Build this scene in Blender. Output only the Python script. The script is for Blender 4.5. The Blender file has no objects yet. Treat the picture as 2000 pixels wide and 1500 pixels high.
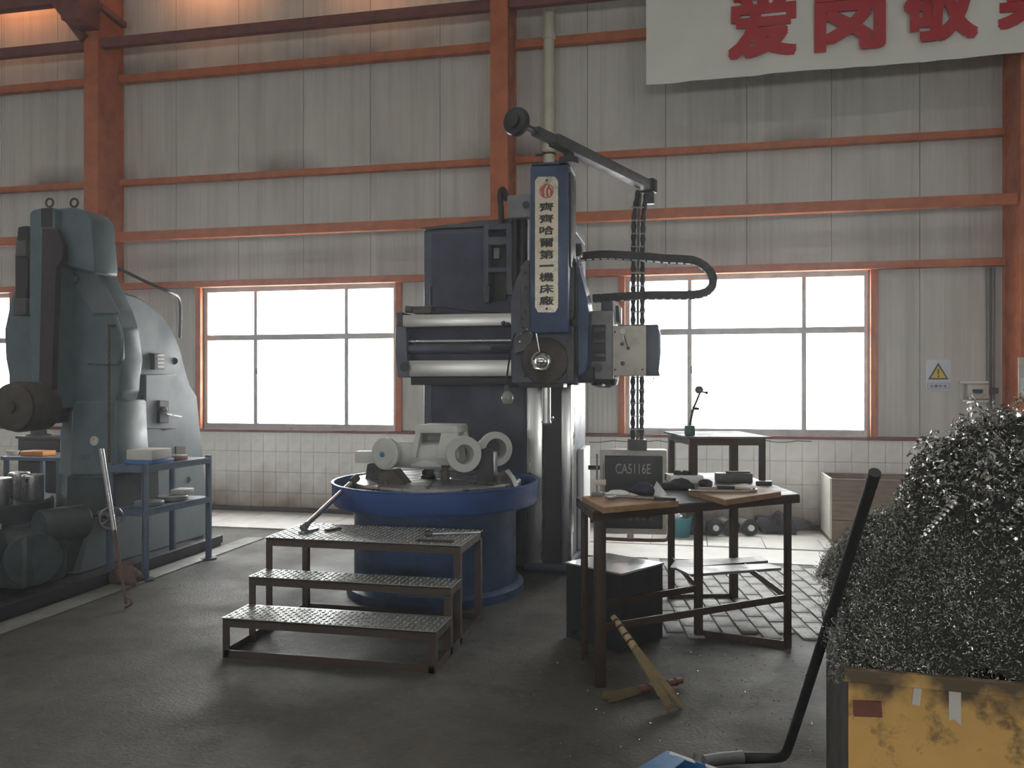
import bpy, bmesh, math, random
from mathutils import Vector, Matrix
random.seed(7)
S = bpy.context.scene
COL = S.collection
# ---------------------------------------------------------------- camera
F = 1600.0; TH = math.atan(341 / 1600.0); EYE = 1.6; HY = 750.0
sn, cs = math.sin(TH), math.cos(TH)
cam = bpy.data.cameras.new('camera'); cam.lens = 36 * F / 2000; cam.sensor_width = 36; cam.clip_end = 200
co = bpy.data.objects.new('camera', cam); COL.objects.link(co)
co.location = (0, 0, EYE); co.rotation_euler = (math.pi / 2, 0, TH)
S.camera = co
# ---------------------------------------------------------------- sky, exposure
S.view_settings.view_transform = 'Standard'; S.view_settings.look = 'None'
S.view_settings.gamma = 1.0; S.view_settings.use_curve_mapping = False
S.view_settings.exposure = -0.2
wd = bpy.data.worlds.new('world'); S.world = wd; wd.use_nodes = True
bg = wd.node_tree.nodes['Background']
bg.inputs[0].default_value = (1.0, 0.97, 0.955, 1); bg.inputs[1].default_value = 20.0
# openings through which the overcast sky lights the hall: (centre, size x, size y, rotation)
def portal(loc, sx, sy, rot):
    l = bpy.data.lights.new('sky_portal', 'AREA'); l.shape = 'RECTANGLE'; l.size = sx; l.size_y = sy
    l.cycles.is_portal = True
    o = bpy.data.objects.new('sky_portal', l); COL.objects.link(o); o.location = loc; o.rotation_euler = rot
WY = 9.34                                  # inner face of the long wall
WIN = [(-6.0, -3.41), (-0.68, 1.91), (-11.4, -8.84)]
WZ0, WZ1 = 1.03, 2.81
for a, b in WIN:
    portal(((a + b) / 2, WY + .3, (WZ0 + WZ1) / 2), b - a, WZ1 - WZ0, (-math.pi / 2, 0, 0))
RZ = 8.4
SKYL = [(-14, 10, 1.37, 1.65)]    # roof light strip x0 x1 y0 y1
for x0, x1, y0, y1 in SKYL:
    portal(((x0 + x1) / 2, (y0 + y1) / 2, RZ + .2), x1 - x0, y1 - y0, (0, 0, 0))
FW = [(-9.0, -6.4), (-1.3, 1.3), (5.4, 8.0)]                   # windows of the wall behind the camera
for a, b in FW:
    portal(((a + b) / 2, -7.3, 2.4), b - a, 1.4, (math.pi / 2, 0, 0))
# ---------------------------------------------------------------- pixel -> place helpers (2000 x 1500 frame)
def ray(x, y):
    u = (x - 1000) / F; v = (HY - y) / F
    return (-sn + u * cs, cs + u * sn, v)
def W(x, y, Y):
    r = ray(x, y); t = Y / r[1]; return Vector((t * r[0], Y, EYE + t * r[2]))
def G(x, y, z=0.0):
    r = ray(x, y); t = (z - EYE) / r[2]; return Vector((t * r[0], t * r[1], z))
def XP(x, y, X):
    r = ray(x, y); t = X / r[0]; return Vector((X, t * r[1], EYE + t * r[2]))
def C(lat, d, z):
    return Vector((lat * cs - d * sn, lat * sn + d * cs, z))
def CP(x, y, d):
    return C((x - 1000) / F * d, d, EYE + (HY - y) / F * d)
# ---------------------------------------------------------------- materials
MATS = {}
def mat(name, col, rough=.6, metal=0., col2=None, sc=6., amt=.5, bump=0., bsc=60., stretch=None, rvar=.15, spec=.5, coat=0., emit=None):
    m = bpy.data.materials.new(name); m.use_nodes = True; nt = m.node_tree; N = nt.nodes; L = nt.links
    p = N['Principled BSDF']
    p.inputs['Metallic'].default_value = metal; p.inputs['Roughness'].default_value = rough
    p.inputs['Specular IOR Level'].default_value = spec
    if coat: p.inputs['Coat Weight'].default_value = coat
    c = (*col, 1)
    tc = N.new('ShaderNodeTexCoord'); vec = tc.outputs['Object']
    if stretch:
        mp = N.new('ShaderNodeMapping'); mp.inputs['Scale'].default_value = stretch; L.new(vec, mp.inputs[0]); vec = mp.outputs[0]
    if col2 is None: col2 = tuple(q * .6 for q in col)
    nz = N.new('ShaderNodeTexNoise'); nz.inputs['Scale'].default_value = sc; nz.inputs['Detail'].default_value = 6; nz.inputs['Roughness'].default_value = .65
    L.new(vec, nz.inputs['Vector'])
    rp = N.new('ShaderNodeMapRange'); rp.inputs[1].default_value = .42; rp.inputs[2].default_value = .68; rp.inputs[3].default_value = 0; rp.inputs[4].default_value = amt
    L.new(nz.outputs[0], rp.inputs[0])
    mx = N.new('ShaderNodeMix'); mx.data_type = 'RGBA'; mx.inputs[6].default_value = c; mx.inputs[7].default_value = (*col2, 1)
    L.new(rp.outputs[0], mx.inputs[0]); L.new(mx.outputs[2], p.inputs['Base Color'])
    if rvar:
        rr = N.new('ShaderNodeMapRange'); rr.inputs[1].default_value = .3; rr.inputs[2].default_value = .7
        rr.inputs[3].default_value = max(0.02, rough - rvar); rr.inputs[4].default_value = min(1, rough + rvar)
        L.new(nz.outputs[0], rr.inputs[0]); L.new(rr.outputs[0], p.inputs['Roughness'])
    if bump:
        n2 = N.new('ShaderNodeTexNoise'); n2.inputs['Scale'].default_value = bsc; n2.inputs['Detail'].default_value = 4; L.new(vec, n2.inputs['Vector'])
        b = N.new('ShaderNodeBump'); b.inputs['Strength'].default_value = bump; b.inputs['Distance'].default_value = .01
        L.new(n2.outputs[0], b.inputs['Height']); L.new(b.outputs[0], p.inputs['Normal'])
    if emit: p.inputs['Emission Color'].default_value = (*emit[:3], 1); p.inputs['Emission Strength'].default_value = emit[3]
    MATS[name] = m; return m
# ---------------------------------------------------------------- mesh builder
MW = {}
def smooth_mesh(me, ang=38):
    me.polygons.foreach_set('use_smooth', [True] * len(me.polygons))
    try: me.set_sharp_from_angle(angle=math.radians(ang))
    except Exception: pass
class MB:
    def __init__(s): s.bm = bmesh.new()
    def _bev(s, vs, bev, seg=2):
        if bev > 0:
            vs = set(vs); es = [e for e in s.bm.edges if e.verts[0] in vs and e.verts[1] in vs]
            bmesh.ops.bevel(s.bm, geom=es, offset=bev, segments=seg, affect='EDGES', profile=.5, clamp_overlap=True)
    def hexa(s, p, bev=0, seg=2):
        v = [s.bm.verts.new(q) for q in p]
        for f in ((0, 3, 2, 1), (4, 5, 6, 7), (0, 1, 5, 4), (1, 2, 6, 5), (2, 3, 7, 6), (3, 0, 4, 7)):
            s.bm.faces.new([v[i] for i in f])
        s._bev(v, bev, seg); return s
    def box(s, x0, x1, y0, y1, z0, z1, bev=0, seg=2):
        return s.hexa([(x0, y0, z0), (x1, y0, z0), (x1, y1, z0), (x0, y1, z0), (x0, y0, z1), (x1, y0, z1), (x1, y1, z1), (x0, y1, z1)], bev, seg)
    def obox(s, c, ux, uy, uz, bev=0):
        c, ux, uy, uz = map(Vector, (c, ux, uy, uz))
        q = [(-1, -1, -1), (1, -1, -1), (1, 1, -1), (-1, 1, -1), (-1, -1, 1), (1, -1, 1), (1, 1, 1), (-1, 1, 1)]
        return s.hexa([c + ux * a + uy * b + uz * d for a, b, d in q], bev)
    def bar(s, p0, p1, w, h, up=(0, 0, 1), bev=0):
        p0, p1 = Vector(p0), Vector(p1); d = (p1 - p0) / 2; dn = d.normalized(); up = Vector(up)
        sd = dn.cross(up)
        if sd.length < 1e-4: sd = dn.cross(Vector((0, 1, 0)))
        sd.normalize(); u2 = sd.cross(dn).normalized()
        return s.obox((p0 + p1) / 2, d, sd * w / 2, u2 * h / 2, bev)
    def ring(s, c, a, b, r, seg): return [s.bm.verts.new(c + a * math.cos(6.283185 * i / seg) * r + b * math.sin(6.283185 * i / seg) * r) for i in range(seg)]
    def lathe(s, prof, c=(0, 0, 0), ax=(0, 0, 1), seg=24, closed=False, cap=True):
        c, ax = Vector(c), Vector(ax).normalized()
        a = ax.cross(Vector((0, 0, 1)) if abs(ax.z) < .9 else Vector((1, 0, 0))).normalized(); b = ax.cross(a)
        rs = [s.ring(c + ax * z, a, b, max(r, 1e-4), seg) for r, z in prof]
        n = len(rs)
        for k in range(n if closed else n - 1):
            p, q = rs[k], rs[(k + 1) % n]
            for i in range(seg):
                j = (i + 1) % seg; s.bm.faces.new((p[i], p[j], q[j], q[i]))
        if cap and not closed:
            s.bm.faces.new(rs[0][::-1]); s.bm.faces.new(rs[-1])
        return s
    def cyl(s, p0, p1, r0, r1=None, seg=18):
        p0, p1 = Vector(p0), Vector(p1); l = (p1 - p0).length
        return s.lathe([(r0, 0), (r0 if r1 is None else r1, l)], p0, p1 - p0, seg)
    def tube(s, pts, r, seg=8, sm=0, rf=None):
        P = [Vector(p) for p in pts]
        for _ in range(sm):
            Q = [P[0]]
            for i in range(len(P) - 1): Q += [P[i] * .75 + P[i + 1] * .25, P[i] * .25 + P[i + 1] * .75]
            P = Q + [P[-1]]
        T = [(P[min(i + 1, len(P) - 1)] - P[max(i - 1, 0)]).normalized() for i in range(len(P))]
        a = T[0].cross(Vector((0, 0, 1)) if abs(T[0].z) < .9 else Vector((1, 0, 0))).normalized()
        rs = []
        for i, p in enumerate(P):
            a = (a - T[i] * a.dot(T[i])).normalized(); b = T[i].cross(a)
            rs.append(s.ring(p, a, b, rf(i / (len(P) - 1)) if rf else r, seg))
        for k in range(len(rs) - 1):
            for i in range(seg):
                j = (i + 1) % seg; s.bm.faces.new((rs[k][i], rs[k][j], rs[k + 1][j], rs[k + 1][i]))
        s.bm.faces.new(rs[0][::-1]); s.bm.faces.new(rs[-1]); return s
    def prism(s, pts, vec, bev=0):
        vec = Vector(vec); a = [s.bm.verts.new(p) for p in pts]; b = [s.bm.verts.new(Vector(p) + vec) for p in pts]; n = len(a)
        s.bm.faces.new(a); s.bm.faces.new(b[::-1])
        for i in range(n): j = (i + 1) % n; s.bm.faces.new((a[j], a[i], b[i], b[j]))
        s._bev(a + b, bev, 1); return s
    def ball(s, c, r, sx=1, sy=1, sz=1, u=14, v=9, jit=0):
        m = Matrix.Translation(Vector(c)) @ Matrix.Diagonal((r * sx, r * sy, r * sz, 1))
        g = bmesh.ops.create_uvsphere(s.bm, u_segments=u, v_segments=v, radius=1, matrix=m)
        if jit:
            for q in g['verts']: q.co += Vector([random.uniform(-jit, jit) for _ in range(3)])
        return s
    def pbox(s, x0, x1, y0, y1, Y, dy, bev=0):       # box whose front face fills a rectangle seen at depth Y
        xm, ym = (x0 + x1) / 2, (y0 + y1) / 2
        return s.box(W(x0, ym, Y).x, W(x1, ym, Y).x, Y, Y + dy, W(xm, y1, Y).z, W(xm, y0, Y).z, bev)
    def pprism(s, pts, Y, dy, bev=0):
        return s.prism([W(x, y, Y) for x, y in pts], (0, dy, 0), bev)
    def build(s, name, m, parent=None, origin=None, sm=38, label=None, cat=None, group=None, kind=None):
        bmesh.ops.recalc_face_normals(s.bm, faces=s.bm.faces)
        M = MW[parent.name].copy() if parent else Matrix.Translation(Vector(origin or (0, 0, 0)))
        s.bm.transform(M.inverted())
        me = bpy.data.meshes.new(name); s.bm.to_mesh(me); s.bm.free()
        if sm: smooth_mesh(me, sm)
        o = bpy.data.objects.new(name, me); COL.objects.link(o)
        me.materials.append(MATS[m] if isinstance(m, str) else m)
        if parent: o.parent = parent
        else: o.matrix_basis = M
        MW[o.name] = M
        tag(o, label, cat, group, kind); return o
def tag(o, label=None, cat=None, group=None, kind=None):
    for k, v in (('label', label), ('category', cat), ('group', group), ('kind', kind)):
        if v: o[k] = v
    return o
def thing(name, label, cat, loc=(0, 0, 0), rz=0, group=None):
    o = bpy.data.objects.new(name, None); COL.objects.link(o); o.empty_display_size = .1
    M = Matrix.Translation(Vector(loc)) @ Matrix.Rotation(rz, 4, 'Z'); o.matrix_basis = M; MW[o.name] = M
    return tag(o, label, cat, group)
def share(o, parent, M, name=None):                # another piece with the same mesh, placed by a local matrix
    c = o.copy(); COL.objects.link(c); c.parent = parent; c.matrix_basis = M; MW[c.name] = MW[parent.name] @ M if parent else M
    return c
def text(name, s, m, parent, x0, x1, z0, z1, Y, thick=.004, bold=0., label=None, fit=None):
    cu = bpy.data.curves.new(name, 'FONT'); cu.body = s; cu.size = 1; cu.resolution_u = 3
    t = bpy.data.objects.new(name + '_tmp', cu); COL.objects.link(t)
    dg = bpy.context.evaluated_depsgraph_get(); me = bpy.data.meshes.new_from_object(t.evaluated_get(dg))
    bpy.data.objects.remove(t); bpy.data.curves.remove(cu)
    bm = bmesh.new(); bm.from_mesh(me); bpy.data.meshes.remove(me)
    if not bm.verts: bm.free(); return None
    ax, bx = min(v.co.x for v in bm.verts), max(v.co.x for v in bm.verts); ay, by = min(v.co.y for v in bm.verts), max(v.co.y for v in bm.verts)
    g = bmesh.ops.extrude_face_region(bm, geom=bm.faces[:])
    for v in g['geom']:
        if isinstance(v, bmesh.types.BMVert): v.co.z += 1
    if bold:                                       # heavier strokes: shifted copies of the same glyph
        me = bpy.data.meshes.new('tmp'); bm.to_mesh(me); n0 = len(bm.verts)
        for k in range(8):
            a = k * math.pi / 4; r = bold * (1.414 if k % 2 else 1); i0 = len(bm.verts); bm.from_mesh(me); bm.verts.ensure_lookup_table()
            for v in bm.verts[i0:]: v.co.x += r * math.cos(a); v.co.y += r * math.sin(a); v.co.z += .01 * k
        bpy.data.meshes.remove(me); ax -= bold; bx += bold; ay -= bold; by += bold
    for v in bm.verts:
        v.co = Vector((x0 + (v.co.x - ax) / (bx - ax) * (x1 - x0), Y - v.co.z * thick, z0 + (v.co.y - ay) / (by - ay) * (z1 - z0)))
    b = MB(); b.bm.free(); b.bm = bm
    return b.build(name, m, parent, sm=0, label=label)
# ================================================================ materials
mat('panel', (.60, .585, .54), .55, 0, (.42, .405, .37), 2.2, .55, stretch=(1, 1, .18), bump=0)
mat('joint', (.10, .10, .09), .9)
mat('orange', (.50, .14, .042), .5, 0, (.30, .072, .03), 5, .7, bump=.1)
mat('darkred', (.20, .06, .045), .55, 0, (.10, .04, .03), 5, .6)
mat('alu', (.48, .48, .47), .4, .3, (.3, .3, .29), 8, .5)
mat('cream', (.62, .60, .47), .5, 0, (.45, .42, .32), 5, .4)
mat('concrete', (.085, .080, .068), .66, 0, (.05, .047, .04), 1.5, .8, bump=.45, bsc=55, spec=.38)
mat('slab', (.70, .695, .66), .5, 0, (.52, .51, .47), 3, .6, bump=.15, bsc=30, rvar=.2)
mat('brick', (.36, .36, .345), .62, 0, (.21, .21, .20), 9, .8, bump=.5, bsc=50)
mat('steel', (.52, .52, .52), .34, 1, (.30, .30, .30), 7, .6)
mat('brightsteel', (.62, .62, .60), .36, .9, (.50, .49, .46), 3, .35, stretch=(.15, 1, 5), rvar=.05)
mat('waysteel', (.62, .62, .61), .34, 1, (.44, .43, .42), 4, .5, stretch=(4, 1, .25))
mat('chrome', (.85, .85, .85), .1, 1, (.6, .6, .6), 5, .3, rvar=.05)
mat('plate', (.72, .67, .56), .32, .55, (.45, .34, .20), 7, .6)
mat('blue', (.035, .075, .17), .42, 0, (.028, .042, .075), 6, .75, bump=.1)
mat('brightblue', (.014, .065, .25), .42, 0, (.016, .042, .14), 6, .7, bump=.1)
mat('bluegrey', (.075, .088, .118), .5, 0, (.045, .05, .065), 5, .7)
mat('darkblue', (.035, .045, .085), .5, 0, (.02, .022, .035), 4, .7)
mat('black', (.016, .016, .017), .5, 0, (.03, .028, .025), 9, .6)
mat('rubber', (.02, .02, .021), .65, 0, (.035, .034, .033), 9, .6)
mat('greydark', (.085, .085, .085), .55, 0, (.05, .05, .05), 6, .7)
mat('grey', (.22, .225, .225), .5, 0, (.14, .14, .14), 6, .6)
mat('brown', (.075, .062, .05), .6, .2, (.04, .03, .025), 9, .7)
mat('rustframe', (.058, .044, .036), .55, .4, (.085, .04, .022), 12, .7, bump=.15)
mat('beige', (.56, .53, .46), .5, 0, (.33, .29, .23), 8, .6)
mat('primer', (.56, .57, .54), .6, 0, (.44, .44, .42), 6, .5, bump=.12, bsc=80)
mat('oldgreen', (.10, .145, .165), .5, 0, (.07, .10, .11), 4, .6, bump=.06)
mat('oldgrey', (.15, .175, .195), .5, 0, (.105, .125, .14), 3, .6, bump=.06)
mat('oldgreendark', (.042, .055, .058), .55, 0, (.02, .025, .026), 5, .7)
mat('maroondark', (.035, .024, .03), .5, 0, (.02, .015, .02), 5, .6)
mat('rackblue', (.10, .14, .21), .5, 0, (.06, .08, .12), 8, .6)
mat('wood', (.34, .20, .09), .6, 0, (.20, .11, .05), 5, .7, stretch=(1, 6, 6))
mat('cratewood', (.23, .17, .125), .75, 0, (.13, .09, .065), 4, .7, stretch=(1, 1, 8))
mat('palewood', (.62, .60, .55), .7, 0, (.45, .43, .39), 4, .6)
mat('straw', (.27, .20, .10), .85, 0, (.15, .11, .05), 14, .7)
mat('bamboo', (.42, .32, .16), .55, 0, (.25, .17, .08), 12, .7)
mat('white', (.72, .73, .73), .55, 0, (.6, .6, .6), 5, .3)
mat('paper', (.75, .76, .78), .8, 0, (.6, .6, .62), 8, .4)
mat('bannerwhite', (.80, .80, .73), .7, 0, (.70, .69, .61), 1.5, .6)
mat('red', (.48, .018, .03), .55, 0, (.38, .014, .025), 3, .4)
mat('logored', (.50, .06, .05), .5)
mat('ink', (.028, .026, .025), .5)
mat('signwhite', (.62, .66, .74), .4, 0, (.55, .58, .65), 5, .3)
mat('yellow', (.70, .52, .04), .45)
mat('teal', (.03, .19, .23), .5, 0, (.02, .1, .13), 6, .5)
mat('boxgreen', (.026, .031, .030), .4, .1, (.016, .018, .018), 5, .6)
mat('boxlid', (.86, .89, .90), .16, .9, (.74, .77, .79), 3, .4, rvar=.06)
mat('indicatorgreen', (.02, .10, .08), .45)
mat('binside', (.095, .095, .085), .65, .2, (.055, .05, .045), 4, .8)
mat('cardblue', (.03, .16, .38), .45, 0, (.02, .10, .28), 5, .4)
mat('orangepaint', (.62, .24, .03), .5, 0, (.45, .14, .02), 6, .6)
mat('bluesoft', (.07, .20, .34), .5, 0, (.05, .14, .25), 5, .5)
mat('rag', (.018, .02, .035), .8, 0, (.05, .055, .075), 14, .8, bump=.6, bsc=30)
mat('cloth', (.03, .028, .035), .9, 0, (.05, .045, .05), 14, .7)
mat('rodbrown', (.10, .055, .035), .7, 0, (.05, .03, .02), 10, .7)
mat('redbrown', (.20, .075, .05), .5, 0, (.11, .05, .04), 8, .7)
mat('screentext', (.42, .38, .34), .5)
mat('chipfine', (.46, .46, .42), .36, .9, (.24, .24, .215), 9, .8)
mat('chipcurl', (.62, .62, .59), .22, 1, (.40, .40, .37), 9, .7)
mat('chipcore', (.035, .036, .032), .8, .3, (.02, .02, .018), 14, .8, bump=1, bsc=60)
def m_nodes(name):
    m = MATS[name]; return m.node_tree, m.node_tree.nodes, m.node_tree.links, m.node_tree.nodes['Principled BSDF']
# sandwich panel: fine vertical corrugation, grime runs
nt, N, L, p = m_nodes('panel')
tc = N.new('ShaderNodeTexCoord'); sx = N.new('ShaderNodeSeparateXYZ'); L.new(tc.outputs['Object'], sx.inputs[0])
mu = N.new('ShaderNodeMath'); mu.operation = 'MULTIPLY'; mu.inputs[1].default_value = 2 * math.pi / .055; L.new(sx.outputs[0], mu.inputs[0])
si = N.new('ShaderNodeMath'); si.operation = 'SINE'; L.new(mu.outputs[0], si.inputs[0])
b = N.new('ShaderNodeBump'); b.inputs['Strength'].default_value = .16; b.inputs['Distance'].default_value = .004
L.new(si.outputs[0], b.inputs['Height']); L.new(b.outputs[0], p.inputs['Normal'])
ns = N.new('ShaderNodeTexNoise'); ns.inputs['Scale'].default_value = 1; ns.inputs['Detail'].default_value = 5
mp = N.new('ShaderNodeMapping'); mp.inputs['Scale'].default_value = (14, 1, .35); L.new(tc.outputs['Object'], mp.inputs[0]); L.new(mp.outputs[0], ns.inputs['Vector'])
r2 = N.new('ShaderNodeMapRange'); r2.inputs[1].default_value = .5; r2.inputs[2].default_value = .75; r2.inputs[4].default_value = .45; L.new(ns.outputs[0], r2.inputs[0])
mx = N.new('ShaderNodeMix'); mx.data_type = 'RGBA'; mx.inputs[7].default_value = (.36, .34, .30, 1)
old = p.inputs['Base Color'].links[0].from_socket; L.new(old, mx.inputs[6]); L.new(r2.outputs[0], mx.inputs[0]); L.new(mx.outputs[2], p.inputs['Base Color'])
# dust lying in patches above the girts
ge = N.new('ShaderNodeNewGeometry'); sx = N.new('ShaderNodeSeparateXYZ'); L.new(ge.outputs['Position'], sx.inputs[0])
nz = N.new('ShaderNodeTexNoise'); nz.inputs['Scale'].default_value = .9; nz.inputs['Detail'].default_value = 4; L.new(ge.outputs['Position'], nz.inputs['Vector'])
rn = N.new('ShaderNodeMapRange'); rn.inputs[1].default_value = .47; rn.inputs[2].default_value = .66; L.new(nz.outputs[0], rn.inputs[0])
tot = None
for zg in (4.21, 5.55):
    r_ = N.new('ShaderNodeMapRange'); r_.inputs[1].default_value = zg + .30; r_.inputs[2].default_value = zg; L.new(sx.outputs[2], r_.inputs[0])
    g_ = N.new('ShaderNodeMath'); g_.operation = 'GREATER_THAN'; g_.inputs[1].default_value = zg - .02; L.new(sx.outputs[2], g_.inputs[0])
    m2 = N.new('ShaderNodeMath'); m2.operation = 'MULTIPLY'; L.new(r_.outputs[0], m2.inputs[0]); L.new(g_.outputs[0], m2.inputs[1])
    if tot is None: tot = m2.outputs[0]
    else:
        a2 = N.new('ShaderNodeMath'); a2.operation = 'ADD'; L.new(tot, a2.inputs[0]); L.new(m2.outputs[0], a2.inputs[1]); tot = a2.outputs[0]
m3 = N.new('ShaderNodeMath'); m3.operation = 'MULTIPLY'; L.new(tot, m3.inputs[0]); L.new(rn.outputs[0], m3.inputs[1])
mx = N.new('ShaderNodeMix'); mx.data_type = 'RGBA'; mx.inputs[7].default_value = (.15, .115, .085, 1)
old = p.inputs['Base Color'].links[0].from_socket; L.new(old, mx.inputs[6]); L.new(m3.outputs[0], mx.inputs[0]); L.new(mx.outputs[2], p.inputs['Base Color'])
# glazed tiles with brown splash dirt low on the wall
mat('tile', (.93, .915, .87), .35, 0, (.72, .70, .64), 5, .6)
nt, N, L, p = m_nodes('tile')
ge = N.new('ShaderNodeNewGeometry'); sx = N.new('ShaderNodeSeparateXYZ'); L.new(ge.outputs['Position'], sx.inputs[0])
nz = N.new('ShaderNodeTexNoise'); nz.inputs['Scale'].default_value = 2.6; nz.inputs['Detail'].default_value = 6; L.new(ge.outputs['Position'], nz.inputs['Vector'])
ad = N.new('ShaderNodeMath'); ad.operation = 'MULTIPLY_ADD'; ad.inputs[1].default_value = -.75; L.new(nz.outputs[0], ad.inputs[0]); L.new(sx.outputs[2], ad.inputs[2])
r2 = N.new('ShaderNodeMapRange'); r2.inputs[1].default_value = -.38; r2.inputs[2].default_value = .22; r2.inputs[3].default_value = .95; r2.inputs[4].default_value = 0; L.new(ad.outputs[0], r2.inputs[0])
mx = N.new('ShaderNodeMix'); mx.data_type = 'RGBA'; mx.inputs[7].default_value = (.17, .105, .055, 1)
old = p.inputs['Base Color'].links[0].from_socket; L.new(old, mx.inputs[6]); L.new(r2.outputs[0], mx.inputs[0]); L.new(mx.outputs[2], p.inputs['Base Color'])
# floor concrete: worn, oil stained
nt, N, L, p = m_nodes('concrete')
ge = N.new('ShaderNodeNewGeometry')
def stain(scale, lo, hi, colr, amt, thr=None):
    nz = N.new('ShaderNodeTexNoise'); nz.inputs['Scale'].default_value = scale; nz.inputs['Detail'].default_value = 8; nz.inputs['Roughness'].default_value = .7
    L.new(ge.outputs['Position'], nz.inputs['Vector'])
    r = N.new('ShaderNodeMapRange'); r.inputs[1].default_value = lo; r.inputs[2].default_value = hi; r.inputs[4].default_value = amt; L.new(nz.outputs[0], r.inputs[0])
    mx = N.new('ShaderNodeMix'); mx.data_type = 'RGBA'; mx.inputs[7].default_value = (*colr, 1)
    old = p.inputs['Base Color'].links[0].from_socket; L.new(old, mx.inputs[6]); L.new(r.outputs[0], mx.inputs[0]); L.new(mx.outputs[2], p.inputs['Base Color'])
stain(.55, .44, .62, (.042, .040, .034), .8); stain(2.7, .54, .68, (.022, .021, .018), .8); stain(26, .52, .68, (.12, .115, .10), .5); stain(9, .60, .70, (.02, .018, .015), .7)
# chequer plate treads
mat('border', (.20, .20, .185), .6, 0, (.12, .12, .11), 3, .7, bump=.2)
mat('lozenge', (.60, .63, .62), .22, 1, (.45, .47, .46), 9, .5)
mat('tread', (.33, .355, .345), .38, .85, (.24, .255, .25), 3, .4)
nt, N, L, p = m_nodes('tread')
tc = N.new('ShaderNodeTexCoord'); hs = []
for k, ang in enumerate((45, -45)):
    mp = N.new('ShaderNodeMapping'); mp.inputs['Rotation'].default_value = (0, 0, math.radians(ang)); mp.inputs['Scale'].default_value = (24, 62, 1); mp.inputs['Location'].default_value = (0, k * .5, 0)
    L.new(tc.outputs['Object'], mp.inputs[0])
    vo = N.new('ShaderNodeTexVoronoi'); vo.inputs['Scale'].default_value = 1; vo.inputs['Randomness'].default_value = 0; vo.voronoi_dimensions = '2D'; L.new(mp.outputs[0], vo.inputs['Vector'])
    r = N.new('ShaderNodeMapRange'); r.inputs[1].default_value = .18; r.inputs[2].default_value = .38; r.inputs[3].default_value = 1; r.inputs[4].default_value = 0; L.new(vo.outputs['Distance'], r.inputs[0]); hs.append(r)
mxm = N.new('ShaderNodeMath'); mxm.operation = 'MAXIMUM'; L.new(hs[0].outputs[0], mxm.inputs[0]); L.new(hs[1].outputs[0], mxm.inputs[1])
b = N.new('ShaderNodeBump'); b.inputs['Strength'].default_value = .7; b.inputs['Distance'].default_value = .003; L.new(mxm.outputs[0], b.inputs['Height']); L.new(b.outputs[0], p.inputs['Normal'])
# yellow bin paint with black grime along the top and scuffs
mat('binyellow', (.72, .43, .13), .6, 0, (.52, .30, .09), 3, .6)
nt, N, L, p = m_nodes('binyellow'); ge = N.new('ShaderNodeNewGeometry')
stain(5, .56, .66, (.07, .055, .035), .85); stain(22, .60, .70, (.14, .10, .06), .7)
sx = N.new('ShaderNodeSeparateXYZ'); L.new(ge.outputs['Position'], sx.inputs[0])
nz = N.new('ShaderNodeTexNoise'); nz.inputs['Scale'].default_value = 9; nz.inputs['Detail'].default_value = 5; L.new(ge.outputs['Position'], nz.inputs['Vector'])
ad = N.new('ShaderNodeMath'); ad.operation = 'MULTIPLY_ADD'; ad.inputs[1].default_value = .30; L.new(nz.outputs[0], ad.inputs[0]); L.new(sx.outputs[2], ad.inputs[2])
r2 = N.new('ShaderNodeMapRange'); r2.inputs[1].default_value = .86; r2.inputs[2].default_value = .93; r2.inputs[4].default_value = .9; L.new(ad.outputs[0], r2.inputs[0])
mx = N.new('ShaderNodeMix'); mx.data_type = 'RGBA'; mx.inputs[7].default_value = (.045, .038, .03, 1)
old = p.inputs['Base Color'].links[0].from_socket; L.new(old, mx.inputs[6]); L.new(r2.outputs[0], mx.inputs[0]); L.new(mx.outputs[2], p.inputs['Base Color'])
# thin window glass
gm = bpy.data.materials.new('glass'); gm.use_nodes = True; nt = gm.node_tree; nt.nodes.clear()
o_ = nt.nodes.new('ShaderNodeOutputMaterial'); t_ = nt.nodes.new('ShaderNodeBsdfTransparent'); g_ = nt.nodes.new('ShaderNodeBsdfGlossy'); x_ = nt.nodes.new('ShaderNodeMixShader')
t_.inputs[0].default_value = (.93, .95, .95, 1); g_.inputs['Roughness'].default_value = .08; x_.inputs[0].default_value = .05
nt.links.new(t_.outputs[0], x_.inputs[1]); nt.links.new(g_.outputs[0], x_.inputs[2]); nt.links.new(x_.outputs[0], o_.inputs[0]); MATS['glass'] = gm
mat('bulb', (.55, .60, .52), .15, 0, (.4, .45, .4), 5, .3); MATS['bulb'].node_tree.nodes['Principled BSDF'].inputs['Transmission Weight'].default_value = .6

# ================================================================ the hall
fl = MB().box(-14, 10, -7.2, WY + .15, -.15, 0).build('floor', 'concrete', kind='structure')
# pale concrete slabs along the wall
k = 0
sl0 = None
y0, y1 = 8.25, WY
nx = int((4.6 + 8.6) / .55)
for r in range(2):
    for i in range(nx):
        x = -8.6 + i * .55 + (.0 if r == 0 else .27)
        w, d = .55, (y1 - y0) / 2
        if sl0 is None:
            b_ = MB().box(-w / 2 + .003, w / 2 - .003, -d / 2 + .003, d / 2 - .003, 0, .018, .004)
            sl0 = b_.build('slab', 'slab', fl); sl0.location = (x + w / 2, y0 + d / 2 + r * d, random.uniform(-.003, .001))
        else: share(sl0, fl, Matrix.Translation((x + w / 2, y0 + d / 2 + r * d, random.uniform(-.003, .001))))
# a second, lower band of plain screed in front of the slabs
MB().box(-4.2, 4.6, 7.62, 8.245, 0, .006, .003).build('screed_band', 'slab', fl)
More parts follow.
